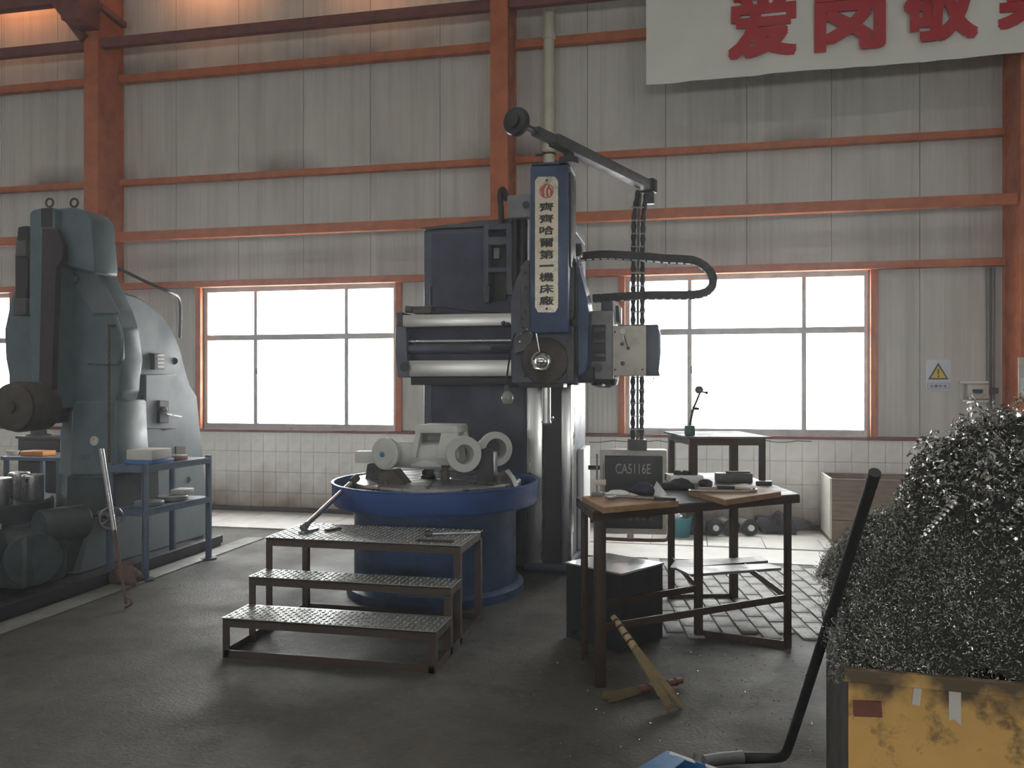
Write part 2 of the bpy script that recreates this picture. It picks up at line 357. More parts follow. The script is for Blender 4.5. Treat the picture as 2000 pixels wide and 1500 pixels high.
# brick pavers under and beside the workbench
br0 = None; rot = Matrix.Rotation(math.radians(9), 4, 'Z')
bw, bl = .118, .235
for i in range(17):
    for j in range(10):
        x = i * bw; y = j * bl + (bl / 2 if i % 2 else 0)
        M = Matrix.Translation((-.42, 5.32, -.05 + random.uniform(-.004, .003))) @ rot @ Matrix.Translation((x, y, 0)) @ Matrix.Rotation(random.uniform(-.02, .02), 4, 'Z')
        if M.translation.y + .12 > 7.62: continue
        if br0 is None:
            br0 = MB().box(-bw / 2 + .005, bw / 2 - .005, -bl / 2 + .005, bl / 2 - .005, 0, .064, .007).build('brick', 'brick', fl); br0.matrix_basis = M
        else: share(br0, fl, M)
# light concrete border of the pit under the old machine
MB().box(-4.47, -4.27, 3.2, 7.75, 0, .012, .004).build('pit_border', 'border', fl)

# long wall: backing with window openings, tiles below, panels above
wb = MB()
xs = [-14] + [v for a, b in sorted(WIN) for v in (a, b)] + [10]
wb.box(-14, 10, WY + .012, WY + .15, 0, WZ0 - .0)
wb.box(-14, 10, WY + .012, WY + .15, WZ1, RZ)
for i in range(0, len(xs), 2): wb.box(xs[i], xs[i + 1], WY + .012, WY + .15, WZ0, WZ1)
wall = wb.build('wall_back', 'joint', kind='structure', sm=0)
PW = .878
for i in range(-15, 13):
    a, b = -.23 + PW * i + .003, -.23 + PW * (i + 1) - .003
    if b > 9.9 or a < -13.9: continue
    m_ = MB(); cuts = sorted({a, b} | {v for w in WIN for v in w if a < v < b})
    for c0, c1 in zip(cuts, cuts[1:]):
        mid = (c0 + c1) / 2; inw = any(w[0] < mid < w[1] for w in WIN)
        m_.box(c0, c1, WY, WY + .02, WZ1 if inw else WZ0 + .01, RZ)
    m_.build('panel', 'panel', wall, sm=0)
TW, THt = .168, .254
t0 = None; rest = MB(); cnt = 0
for i in range(-58, 28):
    x = i * TW + .05
    for r in range(4):
        z0 = r * THt
        M = Matrix.Translation((x, WY, z0))
        hidden = -8.1 < x < -6.1 or x > 4.1 or x < -9.4
        if hidden or cnt >= 300:
            rest.box(x + .0015, x + TW - .0015, WY - .001, WY + .014, z0 + .0015, z0 + THt - .0015)
        else:
            cnt += 1
            if t0 is None:
                t0 = MB().box(.0015, TW - .0015, 0, .015, .0015, THt - .0015, .0015, 1).build('tile', 'tile', wall); t0.matrix_basis = M
            else: share(t0, wall, Matrix.Translation((x, WY - .001 - random.random() * .001, z0)))
rest.build('tile_field', 'tile', wall, kind='stuff', sm=0)
# dark base channel under the panels and dado ledge
MB().box(-14, 10, WY - .03, WY + .01, 1.0, 1.035, .004).build('trim_1', 'darkred', kind='structure')
MB().box(-14, 10, WY - .015, WY, 0, .075, .004).build('baseboard_back', 'brown', kind='structure')

def window(n, a, b):
    w = MB().box(a, a + .05, WY + .03, WY + .10, WZ0, WZ1).box(b - .05, b, WY + .03, WY + .10, WZ0, WZ1)
    w.box(a + .05, b - .05, WY + .03, WY + .10, WZ1 - .05, WZ1).box(a + .05, b - .05, WY + .03, WY + .10, WZ0, WZ0 + .075)
    w = w.build('window_%d' % n, 'alu', kind='structure', sm=0)
    wd_ = b - a
    v1, v2 = a + wd_ * .275, a + wd_ * .745; tz = 2.185
    MB().box(a + .05, b - .05, WY + .035, WY + .09, tz - .035, tz + .035, .006).build('transom', 'alu', w)
    for v in (v1, v2):
        MB().box(v - .022, v + .022, WY + .036, WY + .088, tz + .03, WZ1 - .05, .005).build('mullion', 'alu', w)
        MB().box(v - .026, v + .026, WY + .036, WY + .088, WZ0 + .07, tz - .03, .005).build('mullion', 'alu', w)
    MB().box(v1 + .012, v1 + .03, WY + .02, WY + .036, 1.72, 1.80, .004).build('latch', 'black', w)
    for x0, x1 in ((a + .05, v1), (v1, v2), (v2, b - .05)):
        MB().box(x0 + .02, x1 - .02, WY + .058, WY + .063, tz + .035, WZ1 - .05).build('pane', 'glass', w)
        MB().box(x0 + .024, x1 - .024, WY + .058, WY + .063, WZ0 + .075, tz - .035).build('pane', 'glass', w)
    for x0, x1 in ((a - .075, a), (b, b + .075)):
        MB().box(x0, x1, WY - .05, WY + .03, WZ0 + .005, 2.84, .006).build('jamb', 'orange', w)
    MB().box(a - .05, b + .05, WY - .02, WY + .10, WZ0 - .012, WZ0, .004).build('window_sill', 'alu', w)
for n, (a, b) in enumerate(WIN): window(n + 1, a, b)

# steel columns
CX = [(-12.53, 'far left'), (-7.23, 'left'), (-2.035, 'middle'), (3.29, 'right'), (8.5, 'far right')]
cols = {}
clab = {'left': 'orange steel column with knee brackets behind the old grey machine', 'middle': 'orange steel column behind the blue vertical lathe', 'right': 'orange steel column at the right edge beside the breaker box'}
for x, nm in CX:
    if nm.startswith('far'): continue
    t = thing('steel_column', clab[nm], 'column', (x, 9.1, 0), group='orange columns along the wall'); cols[nm] = t
    MB().box(x - .1, x + .1, 8.85, 8.872, 0, RZ, .003).box(x - .1, x + .1, 9.31, 9.332, 0, RZ, .003).box(x - .085, x + .085, 8.872, 9.31, 0, RZ).build('shaft', 'orange', t)
    MB().box(x - .17, x + .17, 8.78, 9.335, 0, .03, .004).build('base_plate', 'darkred', t)
# crane corbel on the left column
t = cols['left']
MB().bar(W(168, 78, 8.86), W(112, 5, 8.86), .10, .13, (0, 1, 0)).build('knee_brace', 'darkred', t)
MB().bar(W(196, 12, 8.75), W(243, 50, 9.2), .07, .07).build('brace', 'darkred', t)
MB().box(-7.36, -7.1, 8.5, 8.86, 5.98, 6.5, .01).build('corbel', 'darkred', t)
a_ = W(60, 17, 8.86)
MB().box(-14, -7.34, 8.80, 8.92, a_.z, a_.z + .34, .006).build('runway_beam', 'darkred', origin=(-10, 8.86, a_.z), label='dark red crane beam at the top left corner above the old machine', cat='beam')
# girts: rows x bays
rows = [('header', 2.855, 9.24, .08, 'level with the window heads'), ('thick', 3.425, 8.90, .11, 'thick rail third from the bottom of the bay'),
        ('thin', 4.185, 9.24, .075, 'thin rail above the thick one'), ('upper', 5.515, 9.23, .10, 'second rail from the top of the picture'), ('dark', 5.845, 8.90, .12, 'darker rail highest in the picture')]
bays = [(-12.4, -7.335, 'left of the left column'), (-7.13, -2.137, 'between left and middle columns'), (-1.933, 3.188, 'between middle and right columns'), (3.392, 8.4, None)]
for nm, z, y, h, lab in rows:
    for x0, x1, bl_ in bays:
        if bl_ is None: continue
        m_ = MB()
        d = .085
        m_.prism([(x0, y, z - h / 2), (x0, y + d, z - h / 2), (x0, y + d, z - h / 2 + .012), (x0, y + .014, z - h / 2 + .012), (x0, y + .014, z + h / 2 - .012),
                  (x0, y + d, z + h / 2 - .012), (x0, y + d, z + h / 2), (x0, y, z + h / 2)], (x1 - x0, 0, 0), .003)
        short = {'header': 'orange girt at window head height', 'thick': 'thick orange rail standing off the wall', 'thin': 'thin orange girt just above the thick rail', 'upper': 'rusty orange girt under the topmost dark rail', 'dark': 'dark red tie rail highest on the wall'}[nm]
        m_.build('wall_girt', 'darkred' if nm == 'dark' else 'orange', origin=((x0 + x1) / 2, y, z), label=short + ', ' + bl_, cat='beam', group='wall girts')
# rain pipe
px = W(1072, 200, 9.22).x
t = thing('downpipe', 'cream vertical pipe on the wall behind the lathe head', 'pipe', (px, 9.22, 0))
MB().cyl((px, 9.22, 0), (px, 9.22, RZ), .066, seg=20).build('pipe', 'cream', t)
for z in (5.52, 4.25, 2.0): MB().cyl((px, 9.22, z), (px, 9.22, z + .07), .078, seg=20).build('collar', 'cream', t)
z = W(1072, 302, 9.2).z; MB().lathe([(.068, 0), (.080, 0), (.080, .02), (.068, .02)], (px, 9.22, z), closed=True).box(px - .15, px - .06, 9.2, 9.34, z, z + .02).build('pipe_clip', 'rustframe', t)

# roof with daylight strips, and the walls the camera stands between
ceil = MB(); ys = [-7.2]
for x0, x1, y0, y1 in sorted(SKYL, key=lambda q: q[2]): ys += [y0, y1]
ys.append(WY + .15)
for i in range(0, len(ys), 2): ceil.box(-14, 10, ys[i], ys[i + 1], RZ, RZ + .1)
ceil = ceil.build('ceiling', 'panel', kind='structure', sm=0)
for x0, x1, y0, y1 in SKYL: MB().box(x0, x1, y0, y1, RZ + .03, RZ + .036).build('roof_light', 'glass', ceil, sm=0)
fw = MB(); xs = [-14] + [v for w in FW for v in w] + [10]
fw.box(-14, 10, -7.35, -7.2, 0, 1.7).box(-14, 10, -7.35, -7.2, 3.1, RZ)
for i in range(0, len(xs), 2): fw.box(xs[i], xs[i + 1], -7.35, -7.2, 1.7, 3.1)
fw.build('wall_front', 'panel', kind='structure', sm=0)
for n, (a, b) in enumerate(FW):
    w = MB().box(a, b, -7.3, -7.24, 1.7, 1.76).box(a, b, -7.3, -7.24, 3.04, 3.1).box(a, a + .05, -7.3, -7.24, 1.76, 3.04).box(b - .05, b, -7.3, -7.24, 1.76, 3.04).build('window_%d' % (n + 4), 'alu', kind='structure', sm=0)
    MB().box(a + .05, b - .05, -7.275, -7.27, 1.76, 3.04).build('pane', 'glass', w, sm=0)
MB().box(-14.15, -14, -7.35, WY + .15, 0, RZ).build('wall_left', 'panel', kind='structure', sm=0)
MB().box(10, 10.15, -7.35, WY + .15, 0, RZ).build('wall_right', 'panel', kind='structure', sm=0)

# unseen warm lamps added for the orange light on the upper wall
mat('addedlens', (.9, .7, .5), .4, emit=(1, .5, .22, 6))
for x, nm in ((-10.4, 'farthest left'), (-8.6, 'left of the left column'), (-5.8, 'right of the left column'), (-3.6, 'left of the middle column')):
    t = thing('added_warm_lamp', 'added unseen warm lamp tinting the upper wall, ' + nm, 'lamp', (x, 8.95, 7.3), group='added warm lamps')
    MB().box(x - .6, x + .6, 8.78, 8.92, 7.30, 7.40, .01).build('housing', 'greydark', t); MB().box(x - .57, x + .57, 8.8, 8.9, 7.285, 7.30).build('lens', 'addedlens', t)
    MB().box(x - .03, x + .03, 8.92, 9.335, 7.33, 7.37).build('bracket', 'greydark', t)
    l = bpy.data.lights.new('added_warm_light', 'AREA'); l.shape = 'RECTANGLE'; l.size = 1.1; l.size_y = .1; l.energy = 20; l.color = (1, .36, .14); l.spread = math.radians(95)
    o = bpy.data.objects.new('added_warm_light', l); COL.objects.link(o); o.location = (x, 8.85, 7.27); o.rotation_euler = (math.radians(58), 0, 0)
# banner
BY = 8.74
bx0, bz0 = W(1262, 165, BY).x, W(1262, 165, BY).z
t = thing('banner', 'off-white cloth banner with large red slogan characters, top right', 'banner', (bx0, BY, bz0))
m_ = MB(); nxb = 40; zt = bz0 + 1.55
def by(x, z): return BY + .018 * math.sin(x * 3.1 + z) + .012 * math.sin(x * 7 + 2 * z)
gr = [[m_.bm.verts.new((bx0 + i * .16, by(i * .16, j * .15), bz0 + .008 * (i % 5 == 3) * (j == 0) + j * 1.55 / 8 + i * .16 * .008)) for j in range(9)] for i in range(nxb)]
gb = [[m_.bm.verts.new(v.co + Vector((0, .006, 0))) for v in c_] for c_ in gr]
for i in range(nxb - 1):
    for j in range(8):
        m_.bm.faces.new((gr[i][j], gr[i + 1][j], gr[i + 1][j + 1], gr[i][j + 1])); m_.bm.faces.new((gb[i][j], gb[i][j + 1], gb[i + 1][j + 1], gb[i + 1][j]))
    m_.bm.faces.new((gr[i][0], gb[i][0], gb[i + 1][0], gr[i + 1][0]))
for j in range(8): m_.bm.faces.new((gr[0][j], gr[0][j + 1], gb[0][j + 1], gb[0][j]))
m_.build('cloth', 'bannerwhite', t)
for ch, xa, xb, ya in (('爱', 1422, 1556, 118), ('岗', 1590, 1730, 104), ('敬', 1765, 1910, 86), ('業', 1948, 2098, 62)):
    A, B = W(xa, ya, BY - .03), W(xb, ya, BY - .03)
    text('character', ch, 'red', t, A.x, B.x, A.z, A.z + .72, BY - .036, .006, .035)
m_ = MB().cyl((bx0, BY, zt), (bx0 + 6.2, BY, zt + .05), .02).build('rod', 'rustframe', t)
for x in (bx0 + .4, bx0 + 3, bx0 + 5.6): MB().cyl((x, BY, zt), (x, BY, RZ), .006, seg=6).build('rope', 'black', t)

pts = [W(1150 + 15 * k, 862 + 2.2 * math.sin(k * 1.3) + (1.5 if k % 4 == 0 else 0), WY - .03) for k in range(30)]
MB().tube(pts, .005, 5, 1).build('wall_cable', 'greydark', origin=pts[0], label='thin sagging grey cable along the top of the tiles below the right window', cat='cable')
# warning sign, breaker box, conduits, framed chart
A, B = W(1807, 763, WY), W(1857, 702, WY)
t = thing('warning_sign', 'small white warning sign with yellow triangle on the wall', 'sign', (A.x, WY, A.z))
MB().box(A.x, B.x, WY - .012, WY - .002, A.z, B.z, .002).build('plate', 'signwhite', t)
cx_ = (A.x + B.x) / 2; w_ = B.x - A.x; h_ = B.z - A.z
def tri(s_, Y, dz): return [(cx_ - w_ * s_, Y, A.z + h_ * .36 + dz), (cx_ + w_ * s_, Y, A.z + h_ * .36 + dz), (cx_, Y, A.z + h_ * .36 + dz + w_ * s_ * 1.78)]
MB().prism(tri(.40, WY - .014, 0), (0, .003, 0)).build('triangle_border', 'ink', t, sm=0)
MB().prism(tri(.30, WY - .0165, .014), (0, .003, 0)).build('triangle', 'yellow', t, sm=0)
zc = A.z + h_ * .36
MB().prism([(cx_ - .010, WY - .0185, zc + .11), (cx_ + .010, WY - .0185, zc + .11), (cx_ + .005, WY - .0185, zc + .05), (cx_ - .005, WY - .0185, zc + .05)], (0, .003, 0)).cyl((cx_, WY - .0185, zc + .032), (cx_, WY - .0155, zc + .032), .009, seg=10).build('exclamation_mark', 'ink', t, sm=0)
m_ = MB(); z0, z1 = A.z + h_ * .05, A.z + h_ * .25
for q in ((cx_ - w_ * .42, cx_ + w_ * .42, z0, z0 + .003), (cx_ - w_ * .42, cx_ + w_ * .42, z1 - .003, z1), (cx_ - w_ * .42, cx_ - w_ * .42 + .003, z0, z1), (cx_ + w_ * .42 - .003, cx_ + w_ * .42, z0, z1)):
    m_.box(q[0], q[1], WY - .014, WY - .011, q[2], q[3])
m_.build('caption_border', 'ink', t, sm=0)
text('caption', '注意安全', 'ink', t, cx_ - w_ * .35, cx_ + w_ * .35, z0 + .016, z1 - .016, WY - .012, .002, .008)
A, B = W(1882, 783, WY - .1), W(1932, 747, WY - .1)
t = thing('breaker_box', 'small white breaker box on the wall right of the warning sign', 'electrical box', (A.x, WY, A.z))
MB().box(A.x + .04, B.x, WY - .10, WY - .005, A.z + .02, B.z - .02, .008).build('case', 'beige', t)
MB().box(A.x - .0, B.x + .01, WY - .055, WY - .01, A.z - .015, A.z + .012, .003).build('mount_rail', 'white', t)
MB().box(A.x - .02, B.x + .01, WY - .055, WY - .01, B.z - .012, B.z + .015, .003).build('mount_rail', 'white', t)
MB().box(A.x + .085, B.x - .06, WY - .112, WY - .10, A.z + .085, B.z - .07, .003).build('breaker', 'ink', t)
MB().box(A.x + .095, B.x - .075, WY - .114, WY - .108, A.z + .07, A.z + .087, .002).build('switch_strip', 'bluesoft', t)
t = thing('conduit_bundle', 'grey vertical conduits beside the right column', 'conduit', (3.1, WY - .04, 1.2))
for k, dx in enumerate((0, .045)): MB().cyl((3.05 + dx, WY - .03, .9), (3.05 + dx, WY - .03, 2.8 + .0 * k), .018, seg=10).build('conduit', 'grey', t)
MB().box(3.02, 3.14, WY - .06, WY - .004, 1.5, 1.56, .004).build('clamp', 'greydark', t)
A, B = W(1988, 776, 8.84), W(2016, 698, 8.84)
t = thing('wall_chart', 'white framed chart hung on the right column', 'notice board', (A.x, 8.84, A.z))
MB().box(A.x, A.x + .2, 8.815, 8.845, A.z, B.z, .003).build('frame', 'beige', t)
MB().box(A.x + .015, A.x + .185, 8.810, 8.816, A.z + .02, A.z + (B.z - A.z) * .48).build('sheet', 'paper', t, sm=0)
# ================================================================ blue single-column vertical lathe
LC = Vector((-1.93, 6.18, 0))
T = thing('vertical_lathe', 'large dark blue vertical lathe with round table and tall ram head', 'machine', LC)
c = (LC.x, LC.y)
MB().lathe([(.69, 0), (.69, .06), (.665, .075), (.632, .08), (.632, .60), (.66, .64), (.66, .70)], (*c, 0), seg=56).build('base', 'blue', T)
MB().lathe([(.63, .66), (.785, .68), (.80, .70), (.80, .835), (.806, .84), (.806, .85), (.785, .85), (.782, .715), (.63, .70)], (*c, 0), seg=72, closed=True).build('splash_pan', 'brightblue', T)
tb = MB().lathe([(.60, .70), (.665, .70), (.67, .72), (.67, .845), (.655, .858), (.12, .858), (.115, .85), (.01, .85)], (*c, 0), seg=64).build('table', 'steel', T)
for k in range(8):
    a = math.radians(k * 45 + 12); d = Vector((math.cos(a), math.sin(a), 0)); MB().bar(Vector((*c, .8565)) + d * .14, Vector((*c, .8565)) + d * .655, .024, .006).build('slot', 'black', tb, sm=0)
for r in (.3, .5): MB().lathe([(r, .8575), (r + .006, .8575), (r + .006, .8595), (r, .8595)], (*c, 0), seg=64, closed=True).build('ring_line', 'greydark', tb)
# column
Y0 = 7.02
cl, cr = W(827, 700, Y0).x, W(1113, 700, Y0).x; ct = W(843, 448, Y0).z
MB().box(cl, cr, Y0, 8.15, 0, ct, .02).build('column', 'bluegrey', T)
a, b = W(843, 700, Y0).x, W(1026, 700, Y0).x
MB().box(a, b, Y0 - .015, Y0 + .01, .1, ct - .04, .006).build('column_face', 'darkblue', T)
MB().prism([(cl - .02, Y0 - .03, ct), (cr + .0, Y0 - .03, ct), (cr, Y0 - .03, ct + .075), (cl + .5, Y0 - .03, ct + .055), (cl - .02, Y0 - .03, ct + .012)], (0, 1.15, 0), .006).build('column_cap', 'greydark', T)
for x0, x1 in ((1029, 1059), (1096, 1116)):
    MB().box(W(x0, 800, Y0 - .10).x, W(x1, 800, Y0 - .10).x, Y0 - .10, Y0, .06, 1.66, .006).build('guideway', 'waysteel', T)
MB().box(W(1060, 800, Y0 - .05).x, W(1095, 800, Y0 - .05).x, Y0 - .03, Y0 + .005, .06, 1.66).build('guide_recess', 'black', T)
MB().box(W(1028, 800, Y0 - .10).x - .02, cr + .03, Y0 - .14, Y0 + .6, 0, .07, .01).build('column_foot', 'darkblue', T)
MB().box(cr - .005, cr + .015, Y0 + .04, Y0 + .22, .3, 1.66, .004).build('lit_side_strip', 'boxlid', T)  # bright strip: window light on the column's side put into its colour
MB().box(cr + .0, cr + .06, Y0 + .5, Y0 + 1.0, .05, 1.0, .01).build('side_cabinet', 'white', T)
# bracket frame with two openings, upper right of the column
Yb = 6.86; m_ = MB()
for q in ((944, 954, 437, 562), (989, 1000, 437, 575), (954, 989, 437, 448), (954, 989, 462, 478), (954, 989, 522, 531)): m_.pbox(*q, Yb, .15, .004)
m_.pprism([(942, 560), (957, 560), (954, 590), (946, 590)], Yb - .03, .12); m_.pprism([(988, 560), (1001, 560), (1000, 575), (992, 575)], Yb - .03, .1)
m_.build('bracket_frame', 'bluegrey', T)
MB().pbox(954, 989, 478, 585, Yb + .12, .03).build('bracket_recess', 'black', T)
MB().pbox(964, 975, 484, 505, Yb + .06, .05, .004).build('bracket_block', 'grey', T)
hk = [W(979, 440, 6.95), W(979, 408, 6.95), W(976, 385, 6.95), W(979, 369, 6.95), W(986, 372, 6.95), W(987, 392, 6.95)]
MB().tube(hk, .026, 10, 2).build('hose_elbow', 'rubber', T)
mbx = MB().pbox(990, 1040, 380, 425, 6.72, .3, .015).build('feed_gearbox', 'grey', T)
MB().cyl(W(1027, 400, 6.72), W(1027, 400, 6.70), .03).build('boss', 'greydark', mbx)
for x, r in ((1007, .026), (1021, .030), (1033, .018)):
    MB().cyl(W(x, 600, 6.80), W(x, 425, 6.80), r, seg=14).build('feed_screw', 'black' if r > .02 else 'steel', T)
MB().pbox(998, 1036, 424, 610, 6.88, .1).build('screw_cover', 'black', T)
# cross rail
Yr = 6.52
MB().pbox(775, 1170, 614, 736, Yr + .10, .36, .01).build('rail_body', 'darkblue', T)
MB().pbox(786, 1160, 612, 636, Yr, .16, .006).build('rail_way', 'brightsteel', T)
MB().pbox(797, 1160, 703, 735, Yr, .16, .006).build('rail_way', 'brightsteel', T)
MB().pbox(774, 786, 610, 640, Yr + .02, .3, .006).build('rail_end', 'bluegrey', T)
MB().pprism([(772, 636), (794, 640), (794, 700), (798, 705), (798, 737), (776, 737), (772, 690)], Yr - .01, .4, .006).build('rail_end_cap', 'bluegrey', T)
MB().cyl(W(790, 717, Yr - .01), W(790, 717, Yr - .03), .04).build('end_knob', 'black', T)
MB().cyl(W(794, 682, Yr + .06), W(1160, 679, Yr + .06), .040, seg=20).build('lead_screw', 'bluegrey', T)
MB().cyl(W(794, 667, Yr + .05), W(1160, 664, Yr + .05), .014, seg=12).build('feed_rod', 'steel', T)
MB().pbox(958, 1004, 676, 683, Yr - .005, .03, .004).build('feed_bracket', 'black', T)
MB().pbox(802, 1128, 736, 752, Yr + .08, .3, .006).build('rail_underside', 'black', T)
MB().pbox(805, 843, 598, 612, Yr + .06, .12, .01).cyl(W(806, 605, Yr + .1), W(793, 604, Yr + .1), .03, seg=12).build('limit_switch', 'greydark', T)
MB().tube([W(843, 602, Yr + .08), W(860, 599, Yr + .08), W(900, 606, Yr + .08), W(960, 610, Yr + .08), W(1000, 612, Yr + .08)], .008, 6, 2).build('switch_cable', 'black', T)
MB().cyl(W(842, 597, Yr + .12), W(842, 560, Yr + .12), .012).build('switch_rod', 'black', T)
# tool head: saddle, ram housing
Ys = 6.28
MB().pprism([(998, 749), (998, 590), (1001, 566), (1010, 548), (1018, 520), (1026, 508), (1118, 508), (1122, 520), (1126, 545), (1126, 749)], Ys, .26, .01).build('saddle', 'bluegrey', T)
MB().pprism([(1018, 640), (1016, 520), (1034, 512), (1036, 640)], Ys - .05, .06, .004).pprism([(1104, 640), (1104, 516), (1121, 520), (1121, 745), (1108, 745)], Ys - .05, .06, .004).build('gib_strip', 'greydark', T)
for x, y in ((1026, 533), (1026, 561), (1026, 608), (1020, 622), (1026, 735), (1114, 530), (1114, 560), (1114, 608), (1114, 655)):
    MB().cyl(W(x, y, Ys - .05), W(x, y, Ys - .065), .012, seg=10).build('bolt', 'black', T)
Yh = 6.10
hz = W(1074, 322, Yh).z; hx0, hx1 = W(1035, 480, Yh).x, W(1110, 480, Yh).x; hzb = W(1074, 650, Yh).z
MB().box(hx0, hx1, Yh, Yh + .36, hzb, hz, .012).build('ram_housing', 'blue', T)
MB().box(hx0 + .01, hx1 + .012, Yh - .008, Yh + .37, hz, hz + .02, .006).build('ram_cap', 'darkblue', T)
MB().box(hx1, hx1 + .014, Yh + .05, Yh + .33, hzb + .5, hz - .05, .004).build('side_cover', 'black', T)
npl = MB().pprism([(1051, 345), (1084, 345), (1090, 353), (1090, 600), (1084, 610), (1051, 610), (1045, 600), (1045, 353)], Yh - .008, .008).build('nameplate', 'plate', T, sm=0)
for y in (352, 603): MB().cyl(W(1067.5, y, Yh - .008), W(1067.5, y, Yh - .016), .009, seg=10).build('rivet', 'black', npl)
cxl, czl = W(1067.5, 373, Yh - .01).x, W(1067.5, 373, Yh - .01).z
m_ = MB().lathe([(.047, 0), (.054, 0), (.054, .003), (.047, .003)], (cxl, Yh - .008, czl), (0, -1, 0), 24, closed=True)
m_.pprism([(1059, 383), (1056, 371), (1064, 360), (1066, 362), (1062, 372), (1064, 384)], Yh - .012, .004).pprism([(1068, 385), (1066, 372), (1071, 361), (1079, 372), (1076, 383), (1074, 380), (1075, 372), (1071, 368), (1070, 374), (1072, 382)], Yh - .012, .004)
m_.build('logo', 'logored', npl, sm=0)
ys_ = [404, 427, 450, 474, 497, 519, 541, 564, 587]
for k, (ch, y) in enumerate(zip('齊齊哈爾第一機床廠', ys_)):
    h = 2.2 if ch == '一' else 9.2
    a, b = W(1053.5, y + h, Yh - .01), W(1081.5, y - h, Yh - .01)
    text('character', ch, 'ink', npl, a.x, b.x, a.z, b.z, Yh - .009, .003, .024)
# round feed plate and hand wheel
ce = W(1066, 705, Ys)
MB().lathe([(.175, 0), (.18, .012), (.18, .06), (.165, .07), (.01, .07)], ce, (0, -1, 0), 40).build('feed_disc', 'brown', T)
hw = W(1058, 706, Ys - .09)
MB().lathe([(.03, 0), (.055, 0), (.075, .02), (.077, .035), (.066, .045), (.050, .035), (.036, .03), (.034, .05), (.022, .062), (.004, .065)], hw, (0, -1, 0), 32).build('handwheel', 'chrome', T)
lv = MB().tube([W(1054, 690, Ys - .12), W(1050, 668, Ys - .13), W(1046, 645, Ys - .14)], .008, 8).build('lever', 'chrome', T)
MB().ball(W(1045, 641, Ys - .14), .016).build('lever_ball', 'black', lv)
MB().pprism([(1004, 660), (1031, 633), (1044, 647), (1041, 652), (1031, 641), (1009, 662)], Ys - .06, .015).pprism([(1004, 660), (1031, 634), (1043, 647), (1035, 680), (1006, 690)], Ys - .045, .05).build('splash_bracket', 'greydark', T)
for x, y in ((1018, 652), (1029, 643), (1015, 667), (1037, 650)): MB().cyl(W(x, y, Ys - .045), W(x, y, Ys - .06), .006, seg=8).build('bracket_bolt', 'steel', T)
for x, y in ((983, 631), (992, 634)): MB().ball(W(x, y, Yr - .03), .018, jit=.003).build('oil_fitting', 'greydark', T)
# ram end below the saddle
MB().cyl(W(1067, 745, Ys + .10), W(1067, 823, Ys + .10), .034, seg=24).lathe([(.034, 0), (.04, 0), (.04, .012), (.03, .02)], W(1067, 823, Ys + .10), (0, 0, -1)).build('ram', 'brightsteel', T)
MB().cyl(W(1075, 818, Ys + .06), W(1081, 815, Ys + .06), .008).build('clamp_pin', 'chrome', T)
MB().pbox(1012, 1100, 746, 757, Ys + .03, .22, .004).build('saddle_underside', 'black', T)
# right side of head
MB().pprism([(1126, 500), (1133, 530), (1146, 580), (1150, 610), (1150, 705), (1144, 728), (1126, 738)], Ys + .02, .30, .012).build('head_side', 'blue', T)
MB().pbox(1122, 1128, 512, 735, Ys - .01, .05, .004).build('head_edge', 'black', T)
MB().ball(W(1121, 630, Ys - .08), .033).build('black_knob', 'black', T)
MB().tube([W(1128, 508, Ys + .1), W(1131, 500, Ys + .1), W(1132, 520, Ys + .1)], .012, 8).build('chrome_pipe', 'chrome', T)
MB().pbox(1120, 1135, 475, 500, Ys + .3, .1, .006).build('chain_post', 'black', T)
# feed box at the right end of the rail
fb = MB().pbox(1150, 1198, 607, 741, 6.50, .42, .012).build('feed_box', 'grey', T)
MB().pbox(1153, 1183, 634, 706, 6.495, .02).build('opening', 'black', fb)
for y in (640, 662, 690): MB().pbox(1160, 1182, y, y + 8, 6.48, .03, .004).build('relay', 'greydark', fb)
MB().cyl(W(1168, 718, 6.5), W(1168, 718, 6.485), .035).build('plug', 'greydark', fb)
MB().pbox(1174, 1196, 588, 612, 6.62, .2, .012).build('feed_motor', 'bluegrey', T)
MB().pprism([(1196, 588), (1206, 592), (1213, 600), (1213, 632), (1202, 632), (1196, 620)], 6.66, .1, .004).build('motor_shield', 'white', T)
MB().pprism([(1202, 597), (1208, 597), (1211, 632), (1203, 628)], 6.65, .02).build('shield_gap', 'black', T)
MB().lathe([(.05, 0), (.105, .02), (.12, .07), (.12, .10)], W(1180, 757, 6.66), (0, 0, 1), 24).build('pump_motor', 'black', T)
for x, y in ((1156, 745), (1178, 752), (1203, 739)): MB().ball(W(x, y, 6.5), .014).build('pipe_union', 'chrome', T)
MB().pbox(1126, 1160, 715, 748, 6.42, .1, .02).build('valve_block', 'black', T)
cb = MB().pbox(1210, 1286, 634, 734, 6.52, .42, .008).build('control_box', 'bluegrey', T)
MB().pbox(1197, 1262, 636, 734, 6.485, .035, .006).build('control_plate', 'beige', cb)
MB().cyl(W(1216, 647, 6.485), W(1216, 647, 6.455), .022).build('dial', 'white', cb)
MB().bar(W(1217, 654, 6.46), W(1218, 664, 6.46), .01, .01).build('dial_lever', 'white', cb)
MB().bar(W(1219, 655, 6.465), W(1227, 682, 6.465), .006, .006).build('link_rod', 'black', cb)
for x, y, r in ((1215, 672, .015), (1216, 710, .018), (1227, 680, .013), (1201, 648, .008), (1201, 722, .008), (1255, 722, .008)): MB().cyl(W(x, y, 6.487), W(x, y, 6.47), r, seg=12).build('button', 'greydark', cb)
MB().pprism([(1284, 636), (1289, 650), (1290, 690), (1286, 725), (1289, 734), (1284, 734)], 6.53, .4, .002).build('box_door', 'bluesoft', cb)
MB().tube([W(1262, 735, 6.5), W(1268, 752, 6.48), W(1276, 745, 6.48), W(1277, 735, 6.5)], .004, 6, 2).build('loose_wire', 'black', cb)
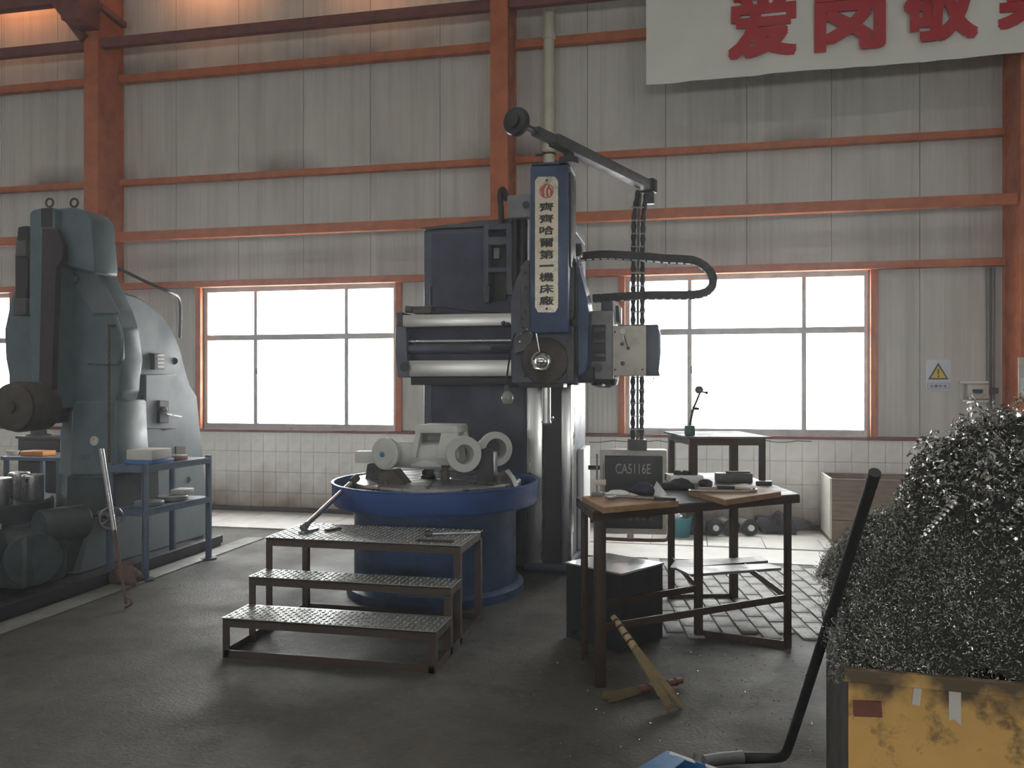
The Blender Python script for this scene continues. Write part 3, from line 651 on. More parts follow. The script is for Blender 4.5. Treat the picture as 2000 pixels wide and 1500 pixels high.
# energy chain: links along a loop
path = [(1128, 503), (1150, 500), (1180, 498), (1210, 499), (1240, 501), (1270, 503), (1300, 506), (1330, 507), (1352, 509), (1372, 516), (1387, 530), (1393, 546), (1391, 560), (1382, 570), (1366, 575), (1345, 577), (1315, 577), (1280, 577), (1240, 578), (1200, 581), (1150, 584)]
pts = [W(x, y, 6.82) for x, y in path]
Q = [pts[0]]; step = .058; acc = 0
dens = []
for a, b in zip(pts, pts[1:]):
    n = 12
    for k in range(n): dens.append(a.lerp(b, k / n))
dens.append(pts[-1]); last = dens[0]; Q = [last]
for p_ in dens:
    if (p_ - last).length >= step: Q.append(p_); last = p_
ch = thing('energy_chain', 'black cable drag chain looping out right of the lathe head', 'cable chain', pts[0])
l0 = None
for a, b in zip(Q, Q[1:]):
    ang = math.atan2((b - a).z, (b - a).x); M = Matrix.Translation((a + b) / 2 - pts[0]) @ Matrix.Rotation(-ang, 4, 'Y')
    if l0 is None:
        m_ = MB()
        for y in (-.05, .04): m_.box(-.034, .034, y, y + .01, -.032, .032, .004)
        m_.box(-.022, .022, -.045, .045, -.03, -.022).box(-.012, .012, -.045, .045, .022, .03)
        m_.bm.transform(MW[ch.name]); l0 = m_.build('link', 'rubber', ch); l0.matrix_basis = M
    else: share(l0, ch, M)
MB().tube([Vector(q) for q in Q], .016, 6).build('inner_cable', 'black', ch)
# swing arm with counterweight, and the hanging control pendant
ar = thing('pendant_arm', 'dark steel swing arm with round counterweight on top of the lathe ram', 'arm', C(.33, 6.28, hz + .02))
A, B = C(.028, 5.56, 3.38), C(1.235, 7.38, 3.38); dv = (B - A).normalized()
MB().lathe([(.03, -.03), (.088, -.025), (.097, -.01), (.097, .02), (.088, .03), (.03, .035)], A, dv, 32).lathe([(.02, -.06), (.05, -.055), (.05, -.02)], A, dv, 24).build('counterweight', 'black', ar)
MB().cyl(A, A + dv * .28, .022, seg=12).build('rod', 'greydark', ar)
MB().bar(A + dv * .24, A + dv * .56, .07, .06, bev=.006).build('sleeve', 'greydark', ar)
MB().bar(A + dv * .5, B, .09, .085, bev=.006).build('beam', 'greydark', ar)
pm_ = C(.33, 6.22, 0); pj = A + dv * .72
MB().cyl((pj.x, pj.y, hz + .03), (pj.x, pj.y, 3.345), .04, seg=16).cyl((pj.x, pj.y, hz + .0), (pj.x, pj.y, hz + .045), .075, seg=20).build('post', 'black', ar)
MB().bar(B - dv * .05, B + dv * .05, .12, .12, bev=.006).bar(B - Vector((0, 0, .02)), B - Vector((0, 0, .16)), .05, .09, (1, 0, 0)).build('end_bracket', 'black', ar)
DP = 7.32
pd = thing('control_pendant', 'hanging machine control panel with light grey frame and dark screen behind the bench', 'control panel', CP(1243, 1045, DP))
pr_ = math.radians(6)
# hoses
def hx(path, r, wav=0):
    pts = [CP(x, y, DP) for x, y in path]; out = []
    for a, b in zip(pts, pts[1:]):
        n = max(2, int((b - a).length / .02))
        for k in range(n): out.append(a.lerp(b, k / n))
    out.append(pts[-1]); return out
hl = hx([(1247, 372), (1242, 395), (1238, 425), (1237, 520), (1236, 700), (1236, 858)], .02)
MB().tube(hl, .02, 8, rf=lambda t: .021 + .004 * math.sin(t * 150)).build('corrugated_hose', 'rubber', pd)
hr = hx([(1262, 380), (1259, 400), (1256, 425), (1255, 520), (1254, 700), (1253, 858)], .02)
MB().tube(hr, .02, 8, rf=lambda t: .021 + .004 * math.sin(t * 150 + 1)).build('corrugated_hose', 'rubber', pd)
MB().tube(hx([(1251, 378), (1247, 425), (1246, 520), (1245, 858)], .012), .012, 8).build('support_tube', 'greydark', pd)
for y in [405 + 25.5 * k for k in range(18)]:
    MB().bar(CP(1233, y, DP - .025), CP(1258, y, DP - .025), .006, .012).build('cable_tie', 'grey', pd)
MB().bar(CP(1227, 868, DP), CP(1262, 869, DP), .12, .10, bev=.008).build('mount_block', 'greydark', pd)
# panel case
lat0, lat1 = (1172 - 1000) / F * DP, (1303 - 1000) / F * DP
z0, z1 = EYE + (HY - 1044) / F * DP, EYE + (HY - 878) / F * DP
ux = C(math.cos(-.10), math.sin(-.10), 0).normalized(); uz = Vector((0, 0, 1)); un = uz.cross(ux)     # un points away from the camera
pc = C((lat0 + lat1) / 2, DP, (z0 + z1) / 2); hwid, hh = (lat1 - lat0) / 2, (z1 - z0) / 2
MB().obox(pc + un * .06, ux * hwid, un * .06, uz * hh, .02).build('case', 'beige', pd)
MB().obox(pc - un * .006, ux * (hwid - .045), un * .008, uz * (hh - .055), .004).build('screen', 'black', pd)
def onp(u, v, off=.016): return pc + ux * u * hwid + uz * v * hh - un * off
for u, v, r in ((-.55, -.30, .022), (-.1, -.62, .018), (.1, -.62, .018), (.3, -.62, .018), (.5, -.62, .018), (-.35, -.3, .012)): MB().cyl(onp(u, v, .01), onp(u, v, .03), r, seg=14).build('knob', 'greydark', pd)
tx = text('caption', 'CA5116E', 'screentext', pd, -.155, .155, -.045, .045, 0, .003, .004)
Rm = Matrix((ux, un, uz)).transposed().to_4x4(); tx.data.transform(MW[pd.name]); tx.data.transform(Matrix.Translation(onp(-.02, .55, .014)) @ Rm); tx.data.transform(MW[pd.name].inverted())
MB().tube([onp(-1.08, -.80, .02), onp(-1.06, -1.06, .03), onp(-.9, -1.10, .03), onp(.85, -1.12, .03), onp(1.02, -1.08, .03), onp(1.06, -.8, .02)], .016, 8, 1).build('handle', 'redbrown', pd)
MB().obox(onp(-.1, -1.05, .02), ux * .03, un * .02, uz * .04, .004).build('handle_clamp', 'beige', pd)
MB().cyl(onp(-1.35, .55, -.06), onp(-.98, .55, -.06), .02).build('side_arm', 'black', pd)
# work lamp hanging from the head
wl = thing('work_lamp', 'small bare glass bulb on a bent cable left of the lathe head', 'lamp', W(990, 780, 6.3))
MB().tube([W(1006, 650, 6.24), W(1000, 668, 6.24), W(995, 700, 6.26), W(990, 735, 6.3), W(989, 756, 6.3)], .007, 8, 2).build('cable', 'black', wl)
MB().cyl(W(989, 752, 6.3), W(990, 768, 6.3), .018, .022).build('socket', 'greydark', wl)
MB().lathe([(.016, .06), (.03, .05), (.048, .02), (.05, -.005), (.035, -.04), (.005, -.05)], W(991, 778, 6.3), (0, 0, 1), 20).build('bulb', 'bulb', wl)

# ---------------------------------------------------------------- casting on the table
wp = thing('valve_casting', 'pale grey primed valve body casting with flanges clamped on the lathe table', 'casting', (LC.x, LC.y, .86))
Yw = 6.05
MB().pprism([(812, 828), (898, 828), (902, 850), (905, 905), (860, 912), (806, 880)], Yw + .02, .001)
def wc(x, y, Y): return W(x, y, Y)
# main horizontal barrel, left cover flange, right ring flanges
MB().tube([wc(765, 888, 6.02), wc(800, 888, 6.08), wc(850, 889, 6.12), wc(905, 888, 6.05)], .10, 24, 1, rf=lambda t: .095 + .03 * t).build('barrel', 'primer', wp)
fd = (wc(752, 888, 5.86) - wc(775, 888, 6.08)); fd = Vector((-.28, -1, 0)).normalized()
le = wc(753, 886, 5.88)
MB().lathe([(.06, -.25), (.075, -.12), (.085, -.04), (.118, -.035), (.122, -.02), (.122, .01), (.11, .018), (.09, .018), (.088, .024), (.01, .026)], le, fd, 36).build('cover_flange', 'primer', wp)
MB().lathe([(.022, 0), (.004, .002)], le + fd * .027 + Vector((-.01, 0, -.005)), fd, 12).build('paint_dab', 'bluesoft', wp)
rd = Vector((.62, -1, 0)).normalized(); rc = wc(905, 887, 5.92)
MB().lathe([(.075, -.02), (.075, .03), (.132, .03), (.136, .02), (.136, -.015), (.115, -.03), (.10, -.16), (.072, -.16)], rc, rd, 40, closed=True).build('ring_flange', 'primer', wp)
MB().lathe([(.074, -.15), (.01, -.155)], rc, rd, 32).build('bore_end', 'greydark', wp)
r2c = wc(967, 877, 6.25)
MB().lathe([(.085, -.02), (.085, .03), (.132, .03), (.136, .02), (.136, -.015), (.118, -.03), (.09, -.12), (.06, -.3), (.05, -.3), (.08, -.12)], r2c, rd, 40, closed=True).build('ring_flange', 'primer', wp)
MB().lathe([(.08, -.11), (.01, -.115)], r2c, rd, 32).build('bore_end', 'greydark', wp)
MB().tube([wc(915, 888, 6.2), wc(945, 880, 6.3)], .05, 16).build('neck', 'primer', wp)
# bonnet: tapered hollow housing with open windows
m_ = MB(); zt_, zb_ = wc(855, 829, 6.1).z, wc(855, 892, 6.1).z
bxl, bxr = wc(813, 850, 6.0).x, wc(893, 850, 6.0).x; yf, yb = 5.98, 6.30
m_.hexa([(bxl - .008, yf - .01, zt_ - .062), (bxr + .008, yf - .01, zt_ - .062), (bxr + .008, yb + .01, zt_ - .062), (bxl - .008, yb + .01, zt_ - .062), (bxl + .0, yf, zt_), (bxr - .0, yf, zt_), (bxr, yb, zt_), (bxl, yb, zt_)], .014)
def post(x0, x1, y, w): return m_.hexa([(x0 - .03, y - .03, zb_), (x1 - .03 if x0 == bxl else x1 + .03, y - .03, zb_), (x1 - .03 if x0 == bxl else x1 + .03, y + w + .03, zb_), (x0 - .03, y + w + .03, zb_), (x0, y, zt_ - .04), (x1, y, zt_ - .04), (x1, y + w, zt_ - .04), (x0, y + w, zt_ - .04)], .006)
for y in (yf, yb - .05):
    post(bxl, bxl + .045, y, .05); post(bxr - .12 if y == yf else bxr - .1, bxr, y, .05)
m_.hexa([(bxl - .03, yf, zb_), (bxl + .0, yf, zb_), (bxl + .0, yb, zb_), (bxl - .03, yb, zb_), (bxl, yf, zt_ - .04), (bxl + .03, yf, zt_ - .04), (bxl + .03, yb, zt_ - .04), (bxl, yb, zt_ - .04)])
m_.box(bxl + .02, bxr - .17, yb - .06, yb - .02, zb_, zt_ - .03)
m_.build('bonnet', 'primer', wp)
MB().pbox(802, 900, 898, 913, 6.0, .34, .012).build('foot_flange', 'primer', wp)
MB().obox(wc(716, 892, 6.1), Vector((.08, 0, 0)), Vector((0, .05, 0)), Vector((0, 0, .045)), .004).build('arm_block', 'primer', wp)
for x in (768, 781): MB().cyl(wc(x, 874, 6.1), wc(x, 862, 6.1), .011, seg=8).build('stud', 'black', wp)
# clamps, jaws and jacks carrying it
def jaw(name, lab, pix, Y, dy, m='brown', screws=()):
    t = thing(name, lab, 'clamp', (W(sum(p[0] for p in pix) / len(pix), 900, Y + dy / 2).x, Y + dy / 2, .86))
    MB().pprism(pix, Y, dy, .006).build('block', m, t)
    for x, y in screws: MB().lathe([(.012, 0), (.028, 0), (.028, .012), (.012, .012)], W(x, y, Y), (0, -1, 0), 14, closed=True).build('screw', 'black', t)
    return t
jaw('chuck_jaw', 'dark steel jaw block under the left cover flange', [(733, 962), (740, 922), (768, 918), (785, 940), (802, 962)], 5.74, .16, 'brown', ((752, 944), (787, 950)))
jaw('chuck_jaw', 'dark jaw block at the left edge of the lathe table', [(712, 938), (717, 906), (742, 907), (750, 938)], 6.05, .16, 'black', ((724, 918),))
jaw('clamp_post', 'dark square clamping post under the right ring flange', [(930, 952), (932, 880), (945, 876), (963, 884), (965, 952)], 6.0, .14, 'black')
jaw('chuck_jaw', 'dark jaw block at the right edge of the lathe table', [(968, 953), (973, 925), (985, 919), (997, 935), (1006, 953)], 6.0, .16, 'brown', ((984, 936),))
for nm, lab, x, y0, y1, Y, r in (('jack_post', 'round steel jack post below the casting centre', 870, 951, 912, 5.85, .034), ('jack_post', 'short black jack post behind the casting centre', 836, 932, 911, 6.25, .05)):
    a, b = W(x, y0, Y), W(x, y1, Y); a.z = .859
    t = thing(nm, lab, 'jack', a); MB().lathe([(r * 1.15, 0), (r * 1.15, .015), (r, .02), (r, (b.z - a.z) * .7), (r * .7, (b.z - a.z) * .72), (r * .7, b.z - a.z)], a, (0, 0, 1), 18).build('body', 'brown' if r < .04 else 'black', t)
    MB().cyl((a.x, a.y, b.z - .005), (a.x, a.y, b.z + .01), r * .9).build('pad', 'black', t)
# ================================================================ step stand
X0, X1 = -2.655, -1.355
yf = [4.335, 4.63, 4.84, 5.39]; zs = [.235, .408, .612]; q = .042
st = thing('step_stand', 'dark steel three-step platform with chequer plate treads in front of the lathe', 'steps', ((X0 + X1) / 2, 4.9, 0))
zz_ = Vector((0, 0, 1))
for k in range(3):
    ya, yb, z = yf[k], (yf[k + 1] + .0), zs[k]
    trd = MB().box(X0 - .005, X1 + .005, ya - .006, yb, z - .006, z, .002).build('tread', 'tread', st, sm=0)
    lo = MB(); nxl = int((X1 - X0) / .034); nyl = int((yb - ya) / .034)
    for i in range(nxl):
        for j in range(nyl):
            cxx, cyy = X0 + .02 + i * .034, ya + .012 + j * .034; s_ = 1 if (i + j) % 2 else -1
            d1 = Vector((.7071, .7071 * s_, 0)); d2 = Vector((-.7071 * s_, .7071, 0)); cc = Vector((cxx, cyy, z))
            a4 = [lo.bm.verts.new(cc + v_) for v_ in (d1 * .014, d2 * .0045, d1 * -.014, d2 * -.0045)]; tp = [lo.bm.verts.new(cc + d1 * q_ + zz_ * .0042) for q_ in (.007, -.007)]
            for f_ in ((a4[0], a4[1], tp[0]), (a4[1], a4[2], tp[1]), (a4[1], tp[1], tp[0]), (a4[2], a4[3], tp[1]), (a4[3], a4[0], tp[0]), (a4[3], tp[0], tp[1])): lo.bm.faces.new(f_)
    lo.build('chequer_lozenges', 'lozenge', trd, kind='stuff', sm=0)
    m_ = MB().box(X0, X1, ya, ya + .006, z - .055, z - .006).box(X0, X1, ya, ya + .045, z - .012, z - .006)
    m_.box(X0, X0 + .006, ya + .006, yb, z - .055, z - .006).box(X1 - .006, X1, ya + .006, yb, z - .055, z - .006)
    m_.build('tread_frame', 'rustframe', st, sm=0)
    for x in (X0, X1 - q):
        MB().box(x, x + q, ya, ya + .008, 0, z - .05).box(x if x == X0 else x + q - .008, x + .008 if x == X0 else x + q, ya + .008, ya + q, 0, z - .05).build('leg', 'rustframe', st, sm=0)
for x in (X0, X1 - q): MB().box(x, x + q, yf[3] - q, yf[3], 0, zs[2] - .006, .002).build('leg', 'rustframe', st, sm=0)
for x in (X0, X1 - .008): MB().box(x, x + .008, yf[0] + .04, yf[3] - .02, 0, .045).build('bottom_rail', 'rustframe', st, sm=0)
for y in (yf[0], yf[3] - .01): MB().box(X0 + .008, X1 - .008, y, y + .008, 0.001, .045).build('bottom_rail', 'rustframe', st, sm=0)
# tools on the top tread
pl = MB().tube([G(591, 1029, .64), G(693, 939, .875)], .021, 14)
pipe = thing('steel_tube', 'long bright steel tube leaning from the platform onto the lathe table', 'tube', G(591, 1029, .613))
a_, b_ = G(591, 1032, .636), G(693, 941, .868); b_.z = .885; d_ = (b_ - a_).normalized()
pl.bm.free()
MB().cyl(a_, b_, .018, seg=16).build('shaft', 'chrome', pipe)
MB().cyl(a_ - d_ * .0, a_ + d_ * .05, .024, seg=16).build('collar', 'steel', pipe); MB().cyl(b_ - d_ * .05, b_ + d_ * .03, .03, seg=12).build('socket_head', 'brown', pipe)
p0 = G(588, 1040, .62); p1 = G(618, 1032, .62)
MB().bar(p0, p1, .05, .014, bev=.003).build('flat_bar', 'steel', origin=p0, label='short flat steel bar at the foot of the leaning tube', cat='steel bar')
p0, p1 = G(637, 1036, .62), G(664, 1031, .62)
MB().bar(p0, p1, .045, .014, bev=.004).build('flat_bar', 'brown', origin=p0, label='short rusty flat bar lying right of the leaning tube foot', cat='steel bar')
t = thing('socket_wrench', 'steel bar wrench lying at the right of the top tread', 'wrench', G(838, 1042, .615))
a_, b_ = G(838, 1043, .626), G(938, 1040, .626)
MB().cyl(a_, b_, .009, seg=10).build('handle', 'steel', t); MB().lathe([(.014, 0), (.022, 0), (.022, .05), (.014, .05)], a_ - (b_ - a_).normalized() * .03, b_ - a_, 12, closed=True).build('socket', 'brown', t)
a_ = G(843, 1057, .613); MB().box(a_.x - .1, a_.x + .14, a_.y - .02, a_.y + .03, .612, .620, .002).build('floor_mat', 'cloth', origin=a_, label='thin dark rag strip near the right front edge of top tread', cat='rag')

# ================================================================ workbench with raised shelf
L1, L2, L4, L3 = C(.42, 4.75, 0), C(.465, 4.34, 0), C(1.672, 4.97, 0), C(1.183, 5.2, 0)
L5, L6 = C(1.18, 6.07, 0), C(1.65, 6.1, 0); N5, N6 = C(1.22, 5.52, 0), C(1.685, 5.52, 0)
wbn = thing('workbench', 'rusty angle-iron workbench with a raised rear shelf, right of the lathe', 'workbench', (L2 + L4) / 2)
tz = .935; zz = Vector((0, 0, 1))
def leg(p, z0, z1, w=.042, nm='leg'):
    return MB().obox(Vector((p.x, p.y, (z0 + z1) / 2)), C(1, .15, 0).normalized() * w / 2, C(-.15, 1, 0).normalized() * w / 2, zz * (z1 - z0) / 2, .003).build(nm, 'rustframe', wbn)
leg(L1, 0, tz - .03, .036); leg(L2, 0, tz - .03, .055); leg(L3, 0, tz - .03, .046); leg(L4, 0, tz - .03, .036)
leg(L5, 0, 1.235, .042); leg(L6, 0, 1.235, .052)
leg(N5, tz, 1.235, .048, 'shelf_post'); leg(N6, tz, 1.235, .036, 'shelf_post')
def rail(a, b, z, w=.012, h=.04, nm='rail', m='rustframe'):
    return MB().bar(a + zz * z, b + zz * z, w, h).build(nm, m, wbn)
for a, b, z in ((L1, L3, .305), (L2, L4, .305), (L3, L5, .305), (L4, L6, .305), (L1, L2, .02), (L3, L4, .02), (L5, L6, .02)): rail(a, b, z)
top = [L2 + C(-.04, -.06, tz - .006), L4 + C(.06, -.03, tz - .006), L6 + C(.05, .03, tz - .006), L5 + C(-.04, .03, tz - .006), L3 + C(-.03, .03, tz - .006), L1 + C(-.04, .06, tz - .006)]
MB().prism(top, (0, 0, .008)).build('top_plate', 'greydark', wbn, sm=0)
for a, b in ((top[0], top[1]), (top[1], top[2]), (top[4], top[5]), (top[5], top[0]), (top[3], top[4])):
    MB().bar(a - zz * .022, b - zz * .022, .008, .044).build('apron', 'rustframe', wbn, sm=0)
MB().prism([N5 + C(-.05, -.04, 1.235), N6 + C(.045, -.04, 1.235), L6 + C(.05, .04, 1.235), L5 + C(-.05, .04, 1.235)], (0, 0, .012)).build('shelf_plate', 'greydark', wbn, sm=0)
for a, b in ((N5, N6), (N6, L6), (L6, L5), (L5, N5)): rail(a, b, 1.21, .04, .045, 'shelf_rail')
# two loose planks on the lower rails
for nm, lab, pix, m_n in (('plank', 'dark grey plank on the lower rails of the bench, rear one', [(1313, 1103), (1480, 1091), (1500, 1094), (1500, 1098), (1316, 1107)], 'greydark'),):
    pass
def plank(lab, p, m_n, z=.33):
    v = [G(x, y, z) for x, y in p]; return MB().prism(v, (0, 0, -.018), .002).build('plank', m_n, origin=v[0], label=lab, cat='plank', group='loose planks under the bench', sm=0)
plank('dark loose plank on the lower bench rails, nearer the wall', [(1308, 1108), (1318, 1094), (1487, 1087), (1500, 1093), (1500, 1095), (1316, 1109)], 'greydark')
plank('grey loose plank on the lower bench rails, nearer the camera', [(1340, 1118), (1318, 1108), (1500, 1100), (1526, 1107), (1526, 1109), (1345, 1122)], 'grey')
# boards
def board(lab, p, th=.035):
    v = [G(x, y, tz + th) for x, y in p]
    return MB().prism(v, (0, 0, -(th - .002)), .003).build('wood_board', 'wood', origin=v[0] - zz * th, label=lab, cat='board', group='boards on the bench', sm=0)
board('brown wooden board on the left end of the bench', [(1137, 969), (1178, 991), (1326, 978), (1275, 962)])
board('brown wooden board on the right end of the bench', [(1345, 957), (1417, 976), (1526, 960), (1455, 944)])
BT = tz + .035
# height gauge standing at the left rear corner
g0 = G(1166, 968, BT); t = thing('height_gauge', 'thin grey height gauge standing at the left corner of the bench', 'gauge', g0)
MB().box(g0.x - .03, g0.x + .04, g0.y - .03, g0.y + .03, BT, BT + .02, .004).build('foot', 'grey', t)
MB().cyl(g0 + zz * .01, g0 + zz * .235, .006, seg=8).build('column', 'grey', t); MB().cyl(g0 + Vector((.035, 0, .01)), g0 + Vector((.035, 0, .18)), .004, seg=8).build('column', 'grey', t)
MB().box(g0.x - .015, g0.x + .05, g0.y - .015, g0.y + .015, BT + .06, BT + .09, .004).build('slider', 'beige', t)
def lump(name, lab, cat, c0, r, s, m_, jit=.012, n=3, grp=None):
    mb = MB()
    mb.ball(c0, r, *s, u=18, v=12, jit=0)
    for v in mb.bm.verts:
        d = (v.co - c0); k_ = 1 + .25 * math.sin(31 * d.x + 17 * d.z) + .2 * math.sin(57 * d.y + 41 * d.x) + random.uniform(-.08, .08)
        v.co = c0 + d * k_
        if v.co.z < c0.z - r * s[2] * .75: v.co.z = c0.z - r * s[2] * .75
    return mb.build(name, m_, origin=c0 - Vector((0, 0, r * s[2] * .75)), sm=60, label=lab, cat=cat, group=grp)
p = G(1247, 968, BT); lump('rag_heap', 'crumpled dark blue plastic rag on the left board of the bench', 'rag', p + zz * .03, .042, (1.7, .9, .85), 'rag')
p = G(1285, 968, BT); MB().prism([p + Vector((-.045, .0, .0)), p + Vector((.035, -.02, 0)), p + Vector((.045, .03, .002)), p + Vector((-.01, .02, .075))], (.004, .012, .002)).build('paper', 'paper', origin=p, label='folded white paper standing right of the blue rag', cat='paper', sm=0)
p = G(1197, 968, BT); lump('paper', 'crumpled white tissue left of the blue rag on the bench', 'paper', p + zz * .012, .045, (1.6, .8, .35), 'paper')
p = G(1205, 977, BT); t = thing('calliper_gauge', 'shiny measuring gauge with curved arm on the left board', 'gauge', p)
MB().tube([p + C(-.06, .0, .012 - 0) , p + C(-.03, .04, .014), p + C(.05, .05, .012), p + C(.16, .01, .01), p + C(.26, -.02, .01)], .009, 8, 2).build('bow', 'steel', t)
MB().ball(p + Vector((-.03, -.01, .018)), .02, 1.5, .8, .7).build('anvil', 'steel', t)
MB().bar(p + C(.2, -.01, .012), p + C(.31, -.045, .012), .03, .018, bev=.003).build('grip', 'black', t)
p = G(1372, 951, BT); lump('glove', 'dark work glove at the left of the right bench board', 'glove', p + zz * .018, .04, (1.1, .8, .6), 'cloth')
p = G(1410, 960, BT); t = thing('wire_hoop', 'shiny bent steel hoop lying on the right bench board', 'hoop', p)
MB().tube([p + C(.20 * math.cos(a) * 1.0, .075 * math.sin(a), .010) for a in [math.radians(x) for x in range(-170, 140, 12)]], .009, 8).build('hoop', 'chrome', t)
MB().bar(p + C(-.01, .08, .016), p + C(.09, .05, .016), .03, .02, bev=.004).build('handle', 'black', t)
# tray, tools behind boards
p = G(1332, 935, tz + .04); t = thing('parts_tray', 'small white tray of dark parts between bench and pendant', 'tray', (p.x, p.y, tz))
o_ = C(1.17, 5.55, tz + .002)
MB().obox(o_ + zz * .025, C(.11, 0, 0), C(0, .08, 0), zz * .025, .006).build('tray', 'white', t)
for k in range(3): MB().ball(o_ + C(-.05 + k * .05, -.02, .06), .026, 1.2, 1, .7, jit=.004).build('part', 'black', t)
o_ = C(1.5, 5.55, tz + .002); t = thing('tool_case', 'dark flat tool case on the bench under the raised shelf', 'case', o_)
MB().obox(o_ + zz * .03, C(.115, .0, 0), C(0, .06, 0), zz * .03, .006).build('body', 'greydark', t); MB().bar(o_ + C(-.05, -.0, .065), o_ + C(.11, -.0, .065), .03, .014).build('bar', 'brown', t)
o_ = C(1.66, 5.4, tz + .002); MB().obox(o_ + zz * .012, C(.05, -.01, 0), C(.01, .03, 0), zz * .012, .004).build('whetstone', 'black', origin=o_, label='small black block by the right shelf post', cat='block')
o_ = C(1.03, 5.15, tz + .003)
lump('cloth_heap', 'dark rumpled cloth between the two bench boards', 'cloth', o_ + zz * .02, .07, (1.6, 1, .5), 'cloth')
# magnetic base with dial indicator
p = C(1.225, 5.65, 1.248); t = thing('dial_indicator', 'green magnetic base with jointed dial indicator on the raised shelf', 'gauge', p)
MB().obox(p + zz * .033, C(.032, .0, 0), C(0, .025, 0), zz * .033, .004).build('magnet_base', 'indicatorgreen', t)
a_ = p + C(.0, 0, .066); b_ = p + C(.03, 0, .20); e_ = p + C(.075, 0, .30)
MB().cyl(a_, b_, .008, seg=8).build('rod', 'black', t); MB().cyl(p + C(.012, -.012, .155), e_, .0075, seg=8).build('rod', 'black', t)
MB().ball(p + C(.03, 0, .185), .013).cyl(p + C(.03, 0, .185), p + C(.065, 0, .18), .009, seg=8).build('clamp_joint', 'black', t)
MB().cyl(e_ + C(-.01, -.012, .012), e_ + C(-.01, .012, .012), .027, seg=18).build('dial', 'greydark', t); MB().cyl(e_, e_ + C(.04, 0, -.008), .006, seg=8).ball(e_ + C(.042, 0, -.008), .011).build('thumb_screw', 'black', t)
# steel chest under the bench
zc = .47
v = [G(1103, 1099, zc), G(1215, 1122, zc), G(1297, 1100, zc), G(1187, 1081, zc)]
t = thing('steel_chest', 'dark green steel chest with bright flat lid under the bench', 'chest', (sum(v, Vector()) / 4) * 1)
ctr = sum(v, Vector()) / 4
MB().prism([ctr + (q - ctr) * .975 for q in v], (0, 0, -zc + .0), .003).build('body', 'boxgreen', t, sm=0)
MB().prism([q + zz * .004 for q in v], (0, 0, -.012), .002).build('lid', 'boxlid', t, sm=0)
MW[t.name]
# brooms
def broom(lab, a, b, head, spread, hm, stub=False):
    t = thing('straw_broom', lab, 'broom', b)
    d = (b - a).normalized(); hs = b - d * head
    MB().tube([a, a.lerp(hs, .5), hs], .017, 10, rf=lambda u: .016 + .006 * u).build('handle', hm, t)
    for k in (.15, .35, .6, .8): pp = a.lerp(hs, k); MB().lathe([(.018 + .006 * k, -.006), (.021 + .006 * k, 0), (.018 + .006 * k, .006)], pp, d, 10).build('binding', 'brown', t)
    m_ = MB(); up = zz - d * zz.dot(d); up.normalize(); sd = d.cross(up)
    for i in range(150):
        u, w = random.uniform(-1, 1), random.uniform(-1, 1); ln = random.uniform(.72, 1.06)
        p0 = hs + sd * u * .018 + up * w * .014; p1 = hs + d * head * ln + sd * u * spread + up * w * spread * .35
        mid = p0.lerp(p1, .5) + sd * u * spread * -.1
        if p1.z < .004: p1.z = .004
        m_.tube([p0, mid, p1], .0022, 3)
    m_.build('bristles', 'straw', t, kind='stuff', sm=0)
    return t
broom('straw broom with bamboo handle leaning against the bench rail', C(.545, 4.42, .345), C(.80, 4.02, .02), .36, .055, 'bamboo')
broom('short broom with reddish handle lying on the floor behind the leaning broom', C(.90, 4.34, .03), C(.475, 4.13, .02), .2, .04, 'redbrown')
# ================================================================ along the far wall, right of the lathe
p = G(1328, 1050); t = thing('bucket', 'teal plastic bucket with a white bag by the wall', 'bucket', p)
MB().lathe([(.095, 0), (.12, .20), (.126, .205), (.126, .215), (.115, .215), (.09, .01)], p, (0, 0, 1), 24).build('pail', 'teal', t)
lump_ = MB().ball(p + Vector((-.05, -.02, .22)), .07, 1, .8, .6, jit=.012).build('bag', 'white', t)
p = G(1375, 1050); MB().box(p.x - .18, p.x + .02, p.y + .02, p.y + .3, .018, .24, .01).build('cast_block', 'brown', origin=p, label='dark brown block behind the bucket by the wall', cat='block')
p = G(1380, 1030); t = thing('basin', 'grey enamel basin resting on the dark block by the wall', 'basin', Vector((p.x - .05, 8.9, .24)))
MB().lathe([(.10, 0), (.20, .06), (.22, .062), (.20, .05), (.09, .012)], (p.x - .05, 8.86, .242), (0, 0, 1), 28, closed=True).build('bowl', 'grey', t)
for k, (px_, lab) in enumerate(((1397, 'grey flanged pipe end left of two others on the floor by the wall'), (1430, 'grey flanged pipe end in the middle, behind the bench leg'), (1466, 'grey flanged pipe end right of two others on the floor by the wall'))):
    p = G(px_, 1050); r = .085; zc_ = r + .018; t = thing('flanged_pipe', lab, 'pipe', (p.x, p.y, .018), group='flanged pipes by the wall')
    d = Vector((-.28, 1, 0)).normalized(); a = Vector((p.x, p.y, zc_))
    MB().lathe([(.03, 0), (r, 0), (r, .03), (.03, .03)], a, d, 20, closed=True).build('flange', 'black', t)
    MB().cyl(a + d * .03, a + d * .42, .062, seg=18).build('pipe', 'grey', t); MB().cyl(a - d * .03, a + d * .03, .032, seg=14).build('spigot', 'white', t)
p = G(1500, 1043); lump('tarpaulin', 'dark crumpled tarpaulin heap against the tiled wall', 'tarpaulin', Vector((p.x + .12, 9.1, .1)), .12, (1.9, .9, .95), 'cloth')
p = W(1140, 960, 8.9)
